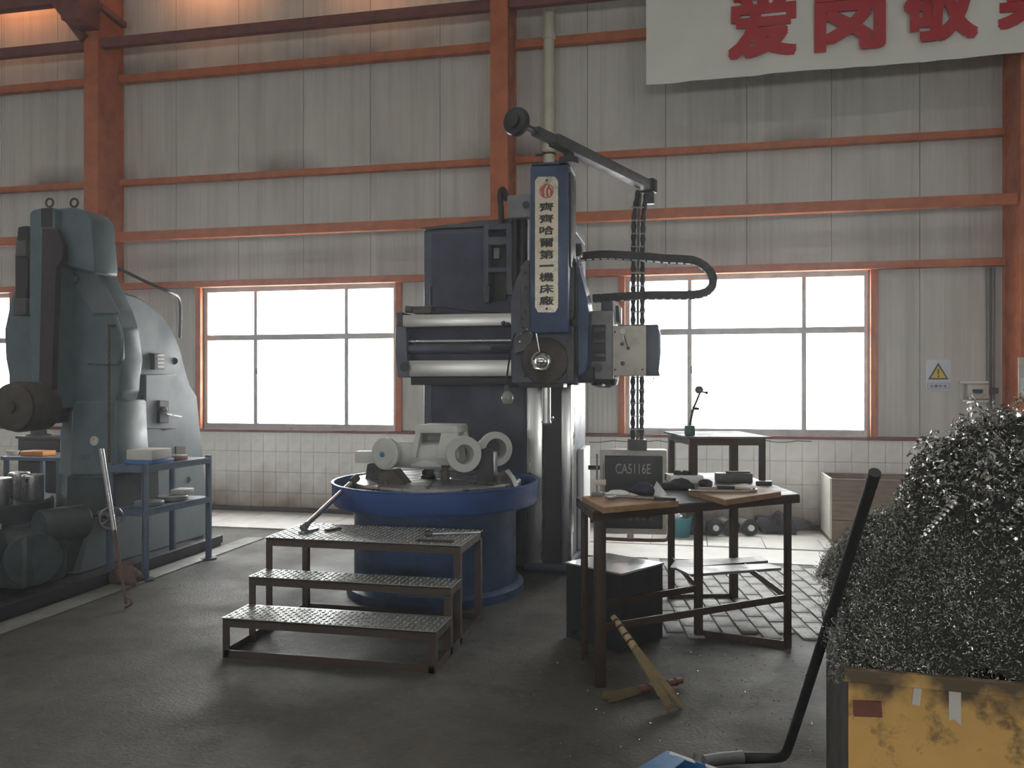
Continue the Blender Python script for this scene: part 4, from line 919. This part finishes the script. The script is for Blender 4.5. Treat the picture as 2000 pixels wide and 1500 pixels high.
# wooden crate with scrap
c0 = G(1630, 1058); t = thing('wooden_crate', 'large open wooden crate of metal scrap against the tiled wall', 'crate', (1.5, 8.9, 0))
xa, xb, ya, yb, zt2 = 1.40, 3.1, 8.66, 9.25, .66
for z0, z1 in ((.05, .24), (.245, .44), (.445, .655)):
    MB().box(xa + .02, xb, ya, ya + .02, z0, z1, .003).build('board', 'cratewood', t, sm=0); MB().box(xa + .02, xb, yb - .02, yb, z0, z1, .003).build('board', 'cratewood', t, sm=0)
MB().box(xa, xa + .02, ya, yb, .05, zt2, .003).build('side_panel', 'palewood', t, sm=0); MB().box(xb, xb + .02, ya, yb, .05, zt2, .003).build('side_panel', 'palewood', t, sm=0)
MB().box(xa, xb, ya + .02, yb - .02, .02, .06).build('bottom', 'cratewood', t, sm=0)
for x in (xa + .05, xb - .15): MB().box(x, x + .1, ya, yb, .018, .05).build('skid', 'cratewood', t, sm=0)
# ================================================================ old grey-green slotting machine at the left
XF = -4.9
OM = thing('slotting_machine', 'tall old grey-green slotting machine with vertical ram head at the left', 'machine', (-5.4, 6.4, 0))
prof = [(150, 1180), (190, 1000), (205, 800), (205, 640), (222, 585), (240, 570), (270, 579), (300, 598), (322, 620), (340, 648), (352, 685), (363, 730), (369, 757), (380, 768), (386, 772), (396, 900)]
pp = [XP(x, y, XF) for x, y in prof]; pp[0].z = .02; e1 = XP(411, 1062, XF); e1.z = .02; pp.append(e1)
MB().prism(pp, (-.40, 0, 0), .02).build('body', 'oldgrey', OM)
# fittings on the body's side
def spx(x0, x1, y0, y1, X, dx, bev=.004):
    a, b, c_, d = XP(x0, y1, X), XP(x1, y1, X), XP(x1, y0, X), XP(x0, y0, X); return MB().prism([a, b, c_, d], (-dx, 0, 0), bev)
spx(285, 346, 731, 838, XF + .06, .08, .008).build('side_box', 'oldgrey', OM)
vt = spx(302, 322, 690, 722, XF + .05, .06).build('switch_box', 'greydark', OM)
for k in range(4): spx(308, 321, 692 + k * 7.4, 696 + k * 7.4, XF + .056, .01, 0).build('label_strip', 'white', vt)
MB().cyl(XP(340, 705, XF + .004), XP(340, 705, XF - .02), .035).build('port', 'black', OM)
MB().prism([XP(x, y, XF + .05) for x, y in ((240, 797), (306, 797), (318, 868), (252, 872))], (-.02, 0, 0)).build('sheet_guard', 'oldgrey', OM, sm=0)
spx(312, 330, 782, 826, XF + .09, .09).build('start_switch', 'black', OM)
MB().ball(XP(321, 800, XF + .10), .03).build('switch_knob', 'grey', OM); MB().bar(XP(325, 808, XF + .11), XP(354, 814, XF + .11), .012, .012).build('switch_lever', 'steel', OM)
spx(344, 362, 872, 888, XF + .01, .02, 0).build('rating_plate', 'brown', OM)
MB().cyl(XP(367, 937, XF + .004), XP(367, 937, XF - .02), .03).build('port', 'black', OM)
# swivel head
YH = 6.08
head = [(20, 575), (5, 645), (12, 700), (25, 768), (36, 800), (120, 792), (226, 792), (236, 765), (239, 700), (235, 640), (222, 600), (206, 572), (190, 530), (150, 516), (103, 508), (60, 520)]
MB().pprism(head, YH, .26, .025).build('swivel_head', 'oldgreen', OM)
MB().pprism([(178, 616), (222, 614), (234, 650), (236, 700), (228, 714), (168, 712), (172, 690)], YH - .03, .06, .012).build('head_cover', 'oldgreen', OM)
MB().pprism([(130, 530), (190, 532), (232, 612), (180, 612)], YH - .012, .03, .006).build('cover_strip', 'oldgrey', OM)
MB().box(-5.28, -4.95, YH + .2, 6.6, 1.45, 2.25, .03).build('head_neck', 'oldgreendark', OM)
for x, y, r, m_n in ((148, 545, .05, 'greydark'), (117, 733, .036, 'beige')): MB().lathe([(r, 0), (r, .015), (r * .6, .015), (r * .55, .006), (.002, .006)], W(x, y, YH - .0), (0, -1, 0), 18).build('sight_glass', m_n, OM)
# ram and its guides
YR = 5.84
MB().pprism([(56, 418), (60, 410), (82, 405), (105, 405), (105, 800), (62, 800), (58, 600)], YR, .28, .015).build('ram', 'oldgreen', OM)
MB().pprism([(100, 408), (142, 404), (168, 412), (180, 428), (185, 520), (186, 535), (103, 512)], YR + .08, .28, .015).build('ram_top', 'oldgreen', OM)
MB().pprism([(80, 408), (101, 406), (101, 443), (80, 443)], YR - .006, .05).build('ram_notch', 'black', OM)
MB().pprism([(81, 444), (108, 446), (122, 480), (122, 508), (108, 520), (101, 800), (74, 800)], YR - .035, .06, .008).build('ram_slide', 'maroondark', OM)
MB().pprism([(34, 443), (52, 440), (52, 612), (28, 614), (30, 500)], YR + .02, .12, .01).build('side_rail', 'black', OM)
MB().pprism([(26, 582), (50, 582), (50, 616), (24, 616)], YR - .02, .1, .008).build('rail_stop', 'greydark', OM)
MB().pbox(30, 50, 470, 500, YR - .02, .1, .008).build('rail_clamp', 'greydark', OM)
MB().pprism([(62, 795), (100, 795), (96, 828), (70, 826)], YR - .02, .22, .008).build('tool_box', 'maroondark', OM)
for x in (97, 145):
    c0 = W(x, 403, YR + .14); MB().tube([c0 + Vector((.035 * math.cos(a), 0, .03 + .035 * math.sin(a))) for a in [math.radians(k) for k in range(-90, 275, 24)]], .009, 6).build('eyebolt', 'rustframe', OM)
c0 = W(24, 795, 5.55)
MB().lathe([(.16, .32), (.20, .30), (.205, .06), (.185, .03), (.19, .02), (.19, 0), (.17, -.01), (.05, -.012), (.045, -.03), (.005, -.03)], c0, (0, 1, 0), 36).build('drive_motor', 'brown', OM)
MB().tube([W(118, 780, 6.0), W(116, 800, 6.0), W(107, 819, 6.0), W(99, 814, 6.0), W(95, 795, 6.0)], .008, 6, 2).build('loop_cable', 'black', OM)
# neck, saddle, bed
MB().pprism([(138, 800), (146, 782), (228, 782), (232, 935), (236, 1000), (134, 1000)], 6.02, .4, .02).build('neck', 'oldgreen', OM)
MB().lathe([(.04, 0), (.04, .015), (.025, .015), (.02, .006), (.002, .006)], W(186, 861, 6.02), (0, -1, 0), 16).build('sight_glass', 'beige', OM)
for x in (158, 170): MB().cyl(W(x, 892, 6.02), W(x, 892, 6.0), .018).build('plug', 'greydark', OM)
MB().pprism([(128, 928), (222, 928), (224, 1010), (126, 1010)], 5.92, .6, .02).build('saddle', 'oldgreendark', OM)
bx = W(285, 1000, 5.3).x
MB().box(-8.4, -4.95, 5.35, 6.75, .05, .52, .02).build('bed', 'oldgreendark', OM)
MB().box(-8.6, -4.52, 3.6, 7.35, .0, .03).box(-4.54, -4.50, 3.6, 7.35, .03, .10).build('drip_tray', 'black', OM)
MB().lathe([(.62, 0), (.66, .02), (.66, .14), (.64, .16), (.01, .16)], (-5.72, 5.53, .50), (0, 0, 1), 40).cyl((-5.72, 5.53, .4), (-5.72, 5.53, .52), .5, seg=32).build('rotary_table', 'oldgreendark', OM)
# gear box lumps and hand wheels at the front
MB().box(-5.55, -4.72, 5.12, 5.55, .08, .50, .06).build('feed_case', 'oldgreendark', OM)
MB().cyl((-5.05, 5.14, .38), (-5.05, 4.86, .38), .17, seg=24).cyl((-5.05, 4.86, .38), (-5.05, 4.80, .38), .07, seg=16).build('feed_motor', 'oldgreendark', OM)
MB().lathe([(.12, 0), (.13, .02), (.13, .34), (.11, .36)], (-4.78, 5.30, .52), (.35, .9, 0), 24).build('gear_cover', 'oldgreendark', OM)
hwc = Vector((-4.44, 5.66, .545)); ax_ = Vector((1, -.75, 0)).normalized()
MB().cyl(hwc - ax_ * .3, hwc, .03, seg=14).build('wheel_shaft', 'steel', OM)
MB().lathe([(.078, -.010), (.09, -.010), (.094, 0), (.09, .010), (.078, .010)], hwc, ax_, 28, closed=True).build('handwheel', 'steel', OM)
for k in range(3):
    a = math.radians(90 + 120 * k); s1 = ax_.cross(zz).normalized(); MB().bar(hwc, hwc + (s1 * math.cos(a) + zz * math.sin(a)) * .083, .016, .012).build('wheel_spoke', 'steel', OM)
MB().lathe([(.02, -.015), (.032, 0), (.02, .02)], hwc, ax_, 14).build('wheel_hub', 'chrome', OM)
MB().lathe([(.19, -.02), (.2, 0), (.19, .02), (.02, .03)], (-4.74, 5.2, .30), ax_, 28).build('dial_wheel', 'oldgreendark', OM)
MB().cyl((-5.3, 5.2, .49), (-5.3, 5.2, .56), .035, seg=14).build('oil_cap', 'white', OM)
MB().cyl((-5.05, 5.2, .49), (-5.05, 5.2, .55), .028, seg=14).build('oil_cap', 'beige', OM)
MB().ball((-5.16, 4.85, .30), .022).build('lever_ball', 'chrome', OM)
# conduit over the head
MB().tube([W(206, 562, 6.3), W(204, 540, 6.3), W(209, 522, 6.3), W(222, 519, 6.35), W(290, 553, 6.6), W(336, 572, 6.8), XP(350, 580, XF + .02), XP(353, 605, XF + .02), XP(351, 660, XF + .02)], .014, 8, 2).build('conduit', 'greydark', OM)
MB().ball(W(205, 560, 6.25), .06, 1, 1, .8).build('conduit_box', 'greydark', OM)
# ---------------------------------------------------------------- short cylinders waiting on the rotary table
for k, (x, y, lab) in enumerate(((-5.40, 5.78, 'short steel cylinder standing farthest from the camera on the machine table'), (-5.21, 5.40, 'short steel cylinder standing nearest the camera on the machine table'), (-5.16, 5.66, 'short steel cylinder nearest the machine neck on its table'))):
    MB().lathe([(.075, 0), (.08, .008), (.08, .20), (.072, .21), (.045, .21), (.045, .12), (.002, .12)], (x, y, .661), (0, 0, 1), 24).build('steel_cylinder', 'steel', origin=(x, y, .661), label=lab, cat='workpiece', group='cylinders on the machine table')
# ---------------------------------------------------------------- blue storage rack beside it
RK = thing('storage_rack', 'blue-grey steel rack with two shelves in front of the old machine', 'rack', (-4.42, 6.3, 0))
ps = [(-4.31, 5.90), (-4.27, 6.74), (-4.64, 5.90), (-4.64, 6.74)]
for k, (x, y) in enumerate(ps):
    m_ = MB().box(x - .02, x + .02, y - .006, y + .02, 0.012, .95).box(x - .02, x - .014, y - .02, y + .02, .012, .95)
    m_.build('post', 'rackblue', RK, sm=0)
    if k < 2: MB().cyl((x, y, .0), (x, y, .016), .075, .07, 18).build('foot', 'black', RK)
for z in (.93, .575):
    v = [(-4.30, 5.89), (-4.25, 6.75), (-4.66, 6.75), (-4.66, 5.89)]
    MB().prism([(x, y, z) for x, y in v], (0, 0, -.008)).build('shelf', 'rackblue', RK, sm=0)
    for i in range(4): a, b = v[i], v[(i + 1) % 4]; MB().bar((*a, z - .03), (*b, z - .03), .006, .045).build('shelf_edge', 'rackblue', RK, sm=0)
p = Vector((-4.45, 6.12, .931)); t = thing('parts_carton', 'white speckled carton on the top of the blue rack', 'carton', p)
MB().box(p.x - .12, p.x + .12, p.y - .11, p.y + .16, p.z + .035, p.z + .12, .006).build('carton', 'palewood', t)
MB().box(p.x - .13, p.x + .13, p.y - .12, p.y + .18, p.z, p.z + .034, .004).build('lid', 'cardblue', t)
MB().box(-4.48, -4.32, 6.34, 6.5, .931, .975, .004).build('parts_box', 'redbrown', origin=(-4.4, 6.42, .931), label='low brown box beside the white carton on the rack', cat='box')
for k, (x, y, z, r, h, lab) in enumerate(((-4.45, 6.14, .577, .12, .035, 'flat grey disc on the lower rack shelf, nearer one'), (-4.44, 6.45, .577, .13, .04, 'flat grey disc on the lower rack shelf, farther one'))):
    MB().lathe([(r * .95, 0), (r, .006), (r, h - .006), (r * .95, h), (r * .3, h), (r * .28, h - .01), (.002, h - .01)], (x, y, z), (0, 0, 1), 28).build('steel_disc', 'grey', origin=(x, y, z), label=lab, cat='disc', group='discs on the rack shelf')
MB().box(-4.5, -4.36, 6.5, 6.66, .618, .66, .006).build('shop_cloth', 'palewood', origin=(-4.43, 6.58, .618), label='pale folded cloth on top of the farther rack disc', cat='cloth')
# leaning rod with rusty hook end
a_, b_ = G(246, 1178, .03), Vector((-4.42, 5.55, .95))
mid = a_.lerp(b_, .42); t = thing('hooked_rod', 'bright rod with rusty hooked end leaning on the old machine', 'rod', G(246, 1185))
bt = CP(198, 878, (Vector((-4.45, 5.6, 0)).y * cs + 4.45 * sn)); md = a_.lerp(bt, .45)
MB().cyl(md, bt, .017, .019, 14).build('sleeve', 'steel', t)
MB().cyl(a_, md, .012, .015, 12).build('shaft', 'rodbrown', t)
MB().tube([a_ + Vector((0, 0, .05)), a_ + Vector((.05, -.01, .03)), a_ + Vector((.06, -.02, .0)), a_ + Vector((.02, -.04, -.02))], .01, 6, 1).build('hook', 'rodbrown', t)
p = G(238, 1150); lump('rag_heap', 'rusty brown rag heap on the floor at the foot of the hooked rod', 'rag', Vector((p.x - .06, p.y + .12, .07)), .1, (1.2, .8, .9), 'rodbrown')
# chain hanging in front of the machine
ch2 = thing('hoist_chain', 'thin dark chain hanging in front of the old machine', 'chain', W(214, 960, 5.98))
l0 = None; x_ = W(213, 800, 5.98).x; zt_, zb_ = W(213, 640, 5.98).z, W(213, 935, 5.98).z; n_ = int((zt_ - zb_) / .034)
for k in range(n_):
    M = Matrix.Translation(Vector((x_, 5.98, zt_ - k * .034)) - MW[ch2.name].translation) @ Matrix.Rotation(math.pi / 2 * (k % 2), 4, 'Z')
    if l0 is None:
        m_ = MB(); R_, s_ = .010, .012
        ring = [(R_ * math.cos(a), 0, (s_ if math.sin(a) > 0 else -s_) + R_ * math.sin(a)) for a in [2 * math.pi * i / 10 for i in range(11)]]
        m_.tube([Vector(q) for q in ring], .0042, 5); m_.bm.transform(MW[ch2.name]); l0 = m_.build('link', 'rodbrown', ch2); l0.matrix_basis = M
    else: share(l0, ch2, M)
MB().cyl((x_, 5.97, zt_ + .02), (x_, YH + .01, zt_ + .02), .012, seg=8).build('hanger', 'rodbrown', ch2)
# ---------------------------------------------------------------- bench and things behind the old machine
t = thing('side_table', 'blue-grey steel side table behind the old machine at the left', 'table', (-7.3, 7.9, 0))
xa, xb = W(8, 900, 7.7).x, W(146, 900, 7.7).x; zt_ = W(60, 892, 7.7).z
MB().box(xa, xb, 7.65, 8.25, zt_ - .04, zt_, .004).build('top', 'rackblue', t, sm=0)
for x in (xa + .02, xb - .06):
    for y in (7.67, 8.19): MB().box(x, x + .04, y, y + .04, 0, zt_ - .04).build('leg', 'rackblue', t, sm=0)
MB().box(xa + .7, xa + .74, 7.66, 7.70, 0, zt_ - .04).build('leg', 'rackblue', t, sm=0)
MB().box(xa + .03, xb - .03, 7.7, 8.2, .3, .33).build('shelf', 'rackblue', t, sm=0)
a_ = W(45, 886, 7.8); MB().box(a_.x, a_.x + .30, 7.75, 7.95, zt_ + .001, zt_ + .055, .01).build('oil_tin', 'orangepaint', origin=(a_.x + .15, 7.85, zt_), label='flat orange tin on the side table behind the old machine', cat='tin')
a_ = W(30, 886, 7.8); MB().lathe([(.05, 0), (.07, .05), (.066, .05), (.046, .006)], (a_.x - .08, 7.85, zt_ + .001), (0, 0, 1), 20, closed=True).build('bowl', 'palewood', origin=(a_.x - .08, 7.85, zt_), label='small pale bowl beside the orange tin', cat='bowl')
xa, xb = W(35, 870, 8.5).x, W(118, 870, 8.5).x; zb2, zt2 = 0, W(70, 852, 8.5).z
t = thing('tool_cabinet', 'dark green cabinet against the wall behind the side table', 'cabinet', ((xa + xb) / 2, 8.8, 0))
MB().box(xa, xb, 8.5, 8.76, .02, zt2 - .03, .006).build('body', 'boxgreen', t); MB().box(xa - .02, xb + .02, 8.48, 8.77, zt2 - .03, zt2, .004).build('top', 'greydark', t)
MB().box(xa + .04, xb - .04, 8.485, 8.50, zt2 - .32, zt2 - .06, .004).build('drawer', 'boxgreen', t); MB().cyl(((xa + xb) / 2, 8.485, zt2 - .19), ((xa + xb) / 2, 8.46, zt2 - .19), .03).build('drawer_knob', 'brown', t)
a_ = W(84, 850, 8.7); t = thing('hat', 'dark brimmed hat lying on the green cabinet', 'hat', (a_.x, 8.63, zt2))
MB().lathe([(.14, 0), (.135, .012), (.09, .02), (.085, .07), (.06, .10), (.003, .105)], (a_.x, 8.63, zt2 + .001), (0, 0, 1), 24).build('crown_and_brim', 'cloth', t)
v = [(118, 872), (118, 845), (121, 822), (128, 806), (140, 798), (146, 797), (146, 872)]
t = thing('blue_guard', 'blue curved sheet guard left of the old machine neck', 'guard', (W(132, 870, 6.7).x, 6.7, .52))
MB().pprism(v, 6.75, .5, .012).build('sheet', 'bluesoft', t)
MB().pbox(120, 144, 872, 885, 6.76, .4).build('foot', 'black', t)
zb_ = W(130, 885, 6.76).z; MB().box(W(124, 880, 6.76).x, W(142, 880, 6.76).x, 6.8, 7.1, .02, zb_).build('pedestal', 'rackblue', t)
# ================================================================ yellow swarf bin at the right front
BA = math.radians(-4.0); bo = Vector((.447, 2.462, 0))
bx_ = Vector((math.cos(BA), math.sin(BA), 0)); by_ = Vector((-math.sin(BA), math.cos(BA), 0)); BL, BD, BH = 1.7, .63, .80
bn = thing('swarf_bin', 'yellow steel bin heaped with metal turnings at the bottom right', 'bin', bo + bx_ * BL / 2 + by_ * BD / 2)
def BP(u, v, z): return bo + bx_ * u + by_ * v + zz * z
def wallp(u0, v0, u1, v1, z0, z1, nm, m_n):
    d = (BP(u1, v1, 0) - BP(u0, v0, 0)); MB().bar(BP(u0, v0, (z0 + z1) / 2), BP(u1, v1, (z0 + z1) / 2), .008, z1 - z0).build(nm, m_n, bn, sm=0)
wallp(0, 0, BL, 0, .05, BH, 'front_panel', 'binyellow'); wallp(0, .005, 0, BD - .0, .05, BH, 'side_panel', 'binside'); wallp(BL, .005, BL, BD, .05, BH, 'side_panel', 'binside'); wallp(0, BD, BL, BD, .05, BH, 'back_panel', 'binside')
MB().prism([BP(0, 0, .04), BP(BL, 0, .04), BP(BL, BD, .04), BP(0, BD, .04)], (0, 0, .02)).build('bottom', 'binside', bn, sm=0)
for u in (.1, BL - .2): MB().bar(BP(u, 0, .02), BP(u, BD, .02), .08, .04).build('skid', 'binside', bn, sm=0)
for a, b in (((-.012, -.012), (BL, -.012)), ((-.012, 0), (-.012, BD + .01))): MB().bar(BP(*a, BH - .018), BP(*b, BH - .018), .014, .036, bev=.002).build('rim', 'binyellow' if a[1] == b[1] else 'binside', bn, sm=0)
MB().bar(BP(-.006, .01, .42), BP(-.006, .01, .06), .03, .03, (1, 0, 0)).build('corner_angle', 'binside', bn, sm=0)
MB().bar(BP(.012, -.014, BH - .11), BP(.085, -.014, BH - .105), .008, .042).build('hinge_plate', 'darkred', bn, sm=0)
MB().bar(BP(.165, -.0065, BH - .06), BP(.185, -.0065, BH - .062), .003, .05).build('paint_mark', 'palewood', bn, sm=0)
MB().prism([BP(.255, -.0065, BH - .02), BP(.285, -.0065, BH - .02), BP(.285, -.0065, BH - .13), BP(.268, -.0065, BH - .115), BP(.255, -.0065, BH - .12)], (0, .003, 0)).build('paint_mark', 'palewood', bn, sm=0)
# heap: core surface, fine turnings, coarse curls
sil = [(1600, 1185), (1618, 1120), (1650, 1062), (1690, 1012), (1745, 990), (1780, 950), (1800, 905), (1850, 880), (1880, 845), (1930, 820), (2000, 822), (2080, 830), (2200, 900), (2350, 1010)]
RY = 2.86; sp = [W(x, y, RY) for x, y in sil]
def ridge(x):
    if x <= sp[0].x: return sp[0].z
    for a, b in zip(sp, sp[1:]):
        if x <= b.x: return a.z + (b.z - a.z) * (x - a.x) / (b.x - a.x)
    return sp[-1].z
def hz_(u, v):
    p = BP(u, v, 0); r = ridge(p.x); t = v / BD; tp = .62
    g = (t / tp) if t < tp else 1 - ((t - tp) / (1 - tp)) ** 2 * .55
    g = max(0, g) ** .8
    base = BH - .03
    return base + max(0, r - base) * g + .012 * math.sin(u * 23 + v * 17) + .01 * math.sin(u * 41 - v * 37)
sw = thing('swarf_heap', 'heap of grey fine and curly metal turnings spilling over the yellow bin', 'swarf', BP(BL / 2, BD / 2, .06)); sw['kind'] = 'stuff'
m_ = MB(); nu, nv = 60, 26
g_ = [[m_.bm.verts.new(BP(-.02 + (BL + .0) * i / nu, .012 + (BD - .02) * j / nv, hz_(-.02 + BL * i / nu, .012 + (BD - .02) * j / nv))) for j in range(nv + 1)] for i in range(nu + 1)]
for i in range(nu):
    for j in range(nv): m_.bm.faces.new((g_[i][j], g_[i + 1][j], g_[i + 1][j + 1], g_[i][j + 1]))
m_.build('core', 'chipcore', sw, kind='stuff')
rnd = random.Random(5)
def pydata(name, V, Fc, m_n, parent):
    me = bpy.data.meshes.new(name); inv = MW[parent.name].inverted(); me.from_pydata([inv @ v for v in V], [], Fc); me.update()
    o = bpy.data.objects.new(name, me); COL.objects.link(o); o.parent = parent; me.materials.append(MATS[m_n]); o['kind'] = 'stuff'; MW[o.name] = MW[parent.name]
    return o
V, Fc = [], []
def rv():
    while True:
        v = Vector((rnd.uniform(-1, 1), rnd.uniform(-1, 1), rnd.uniform(-1, 1)))
        if .05 < v.length < 1: return v.normalized()
def coarse(u, v):       # 0 fine .. 1 coarse: the curly swarf lies on the right and top
    p = BP(u, v, hz_(u, v)); return min(1, max(0, (p.z - 1.02 + (p.x - .95) * .55) / .12))
for k in range(90000):
    u, v = rnd.uniform(-.03, 1.15), rnd.uniform(-.005, BD)
    if coarse(u, v) > rnd.uniform(.3, 1.2): continue
    z = hz_(u, v); c0 = BP(u, v, z + abs(rnd.gauss(0, .011)) - .004)
    if u < .02: c0 += bx_ * -abs(rnd.gauss(0, .012))
    d, e = rv(), rv(); e = (e - d * d.dot(e)).normalized(); n_ = d.cross(e)
    L_, w_ = rnd.uniform(.0025, .007), rnd.uniform(.0005, .0013); i0 = len(V); cv = rnd.uniform(.2, .7) * L_
    for s_ in (-1, 0, 1):
        b_ = c0 + d * L_ * s_ + n_ * cv * (1 - abs(s_)); V.append(b_ + e * w_); V.append(b_ - e * w_)
    Fc += [(i0, i0 + 1, i0 + 3, i0 + 2), (i0 + 2, i0 + 3, i0 + 5, i0 + 4)]
pydata('fine_turnings', V, Fc, 'chipfine', sw)
V, Fc = [], []
def curl(c0, d, R, turns, L_, w_, n=9):
    a = d.cross(rv()).normalized(); b = d.cross(a); N_ = max(5, int(turns * n)); i0 = len(V)
    for i in range(N_ + 1):
        t = i / N_; an = t * turns * 6.283; r = R * (.7 + .5 * t); p = c0 + d * (t - .5) * L_ + (a * math.cos(an) + b * math.sin(an)) * r
        V.append(p + d * w_); V.append(p - d * w_)
    for i in range(N_): Fc.append((i0 + 2 * i, i0 + 2 * i + 1, i0 + 2 * i + 3, i0 + 2 * i + 2))
k = 0
while k < 5200:
    u, v = rnd.uniform(.1, 1.25), rnd.uniform(0.05, BD)
    cz = coarse(u, v)
    if rnd.random() > cz + .012: continue
    k += 1
    z = hz_(u, v); c0 = BP(u, v, z + rnd.uniform(-.02, .035) + (rnd.random() ** 6) * .06 * cz)
    s_ = rnd.random() ** 2
    curl(c0, rv(), .004 + .010 * s_, rnd.uniform(.5, 2.6), rnd.uniform(.008, .05), rnd.uniform(.0016, .0042))
for k in range(26):     # a few long springs and loose ribbons standing out
    u, v = rnd.uniform(.3, 1.1), rnd.uniform(.1, BD); 
    if coarse(u, v) < .4: continue
    curl(BP(u, v, hz_(u, v) + .02), rv(), rnd.uniform(.008, .016), rnd.uniform(4, 9), rnd.uniform(.08, .16), rnd.uniform(.003, .006), 12)
for x, y in ((1838, 880), (1800, 905), (1790, 915), (1825, 905), (1880, 850), (1920, 830), (1930, 812)):
    curl(W(x, y, RY), (rv() + Vector((0, -1, .2))).normalized(), rnd.uniform(.016, .026), rnd.uniform(.8, 1.6), rnd.uniform(.02, .05), .003, 14)
def spring(p0, p1, R, n, w_): curl((p0 + p1) / 2, (p1 - p0).normalized(), R, n, (p1 - p0).length, w_, 12)
spring(W(1805, 1045, 2.62), W(1868, 975, 2.66), .012, 9, .004)
for k in range(40):
    u, v = rnd.uniform(.3, 1.1), rnd.uniform(.15, BD)
    if coarse(u, v) < .5: continue
    c0 = BP(u, v, hz_(u, v) + .015); d = rv(); e = d.cross(rv()).normalized(); n_ = d.cross(e); i0 = len(V); L_ = rnd.uniform(.04, .11); cv = rnd.uniform(-.03, .03); w_ = rnd.uniform(.0015, .004); tw = rnd.uniform(-2, 2)
    for i in range(9):
        s_ = i / 4 - 1; q = e * math.cos(tw * s_) + n_ * math.sin(tw * s_); b_ = c0 + d * L_ * s_ + n_ * cv * (1 - s_ * s_); V.append(b_ + q * w_); V.append(b_ - q * w_)
    for i in range(8): Fc.append((i0 + 2 * i, i0 + 2 * i + 1, i0 + 2 * i + 3, i0 + 2 * i + 2))
pydata('curled_turnings', V, Fc, 'chipcurl', sw)
# bright chips scattered on the floor and brick
V, Fc = [], []
for k in range(420):
    p = G(rnd.uniform(1000, 1600), rnd.uniform(1120, 1480), .004)
    if rnd.random() < .35: p = G(rnd.uniform(1300, 1600), rnd.uniform(1180, 1420), .004)
    curl(Vector((p.x, p.y, .014 if p.y > 5.2 and p.x > -.4 else .005)), rv(), rnd.uniform(.0015, .0042), rnd.uniform(.6, 1.5), .006, rnd.uniform(.001, .0028), 6)
fs = thing('floor_chips', 'bright metal chips scattered on the floor right of the steps', 'swarf', (0, 4.8, 0)); fs['kind'] = 'stuff'
pydata('chips', V, Fc, 'chipcurl', fs)
# black bent pole leaning on the bin
pts = [C(.92, 3.44, .03), C(1.02, 3.44, .03), C(1.09, 3.41, .045), C(1.107, 3.33, .085), C(1.09, 3.22, .18), C(.994, 2.6, .81), C(.903, 2.04, 1.377)]
t = thing('bent_pole', 'long black bent pole leaning against the yellow bin', 'pole', pts[0])
MB().tube(pts, .02, 12, 2, rf=lambda s: .025 - .011 * s).build('shaft', 'black', t)
MB().cyl(pts[-1] - (pts[-1] - pts[-2]).normalized() * .05, pts[-1] + (pts[-1] - pts[-2]).normalized() * .004, .0152, seg=12).build('tip', 'rubber', t)
MB().tube([pts[0] + C(-.12, -.03, -.002), pts[0] + C(-.05, -.01, 0), pts[0] + C(.05, 0, .004)], .026, 10).build('reflection_end', 'grey', t)  # paler end piece, a beige reflection on the pole put into its colour
# torn blue carton at the bottom edge
k0 = C(.55, 2.9, 0); da = C(-.68, -.73, 0); db = C(.73, -.68, 0); hz2 = .30
t = thing('blue_carton', 'torn blue printed carton with white edges at the bottom of the picture', 'carton', k0 + da * .15 + db * .15)
sa, sb = .34, .40
for p0, p1 in ((k0, k0 + da * sa), (k0, k0 + db * sb), (k0 + da * sa, k0 + da * sa + db * sb), (k0 + db * sb, k0 + da * sa + db * sb)):
    MB().bar(p0 + zz * hz2 / 2, p1 + zz * hz2 / 2, .005, hz2).build('side', 'cardblue', t, sm=0)
MB().prism([k0 + zz * .004, k0 + da * sa + zz * .004, k0 + da * sa + db * sb + zz * .004, k0 + db * sb + zz * .004], (0, 0, .004)).build('bottom', 'cardblue', t, sm=0)
f0 = k0 + zz * hz2
MB().prism([f0, f0 + da * sa, f0 + da * (sa - .03) + db * .11 + zz * .01, f0 + da * .05 + db * .10 + zz * .012], (0, 0, .004)).build('flap', 'cardblue', t, sm=0)
MB().prism([f0 + db * .01, f0 + db * .10, f0 + db * .13 + da * .03 + zz * .008, f0 + db * .03 + da * .035 + zz * .008], (0, 0, .004)).build('torn_edge', 'paper', t, sm=0)
MB().prism([f0 + db * .15, f0 + db * .36, f0 + db * .35 + da * .025 + zz * .008, f0 + db * .17 + da * .03 + zz * .008], (0, 0, .004)).build('torn_edge', 'paper', t, sm=0)
MB().prism([f0 + db * .12 + da * .04 - zz * .02, f0 + db * .38 + da * .03 - zz * .02, f0 + db * .38 + da * .3 - zz * .02, f0 + db * .12 + da * .3 - zz * .02], (0, 0, .004)).build('insert', 'bluesoft', t, sm=0)
# ================================================================ thin haze volume, added to lift the dark tones
hm = bpy.data.materials.new('haze'); hm.use_nodes = True; hm.node_tree.nodes.clear()
o_ = hm.node_tree.nodes.new('ShaderNodeOutputMaterial'); v_ = hm.node_tree.nodes.new('ShaderNodeVolumeScatter')
v_.inputs['Density'].default_value = .006; v_.inputs['Anisotropy'].default_value = .55; v_.inputs['Color'].default_value = (.94, .96, 1, 1)
hm.node_tree.links.new(v_.outputs[0], o_.inputs['Volume']); MATS['haze'] = hm
tag(MB().box(-14.3, 10.3, -7.6, WY + .4, -.3, RZ + .3).build('haze', 'haze', sm=0), 'thin bright haze added to the hall air to lift the dark tones', 'haze', kind='stuff')
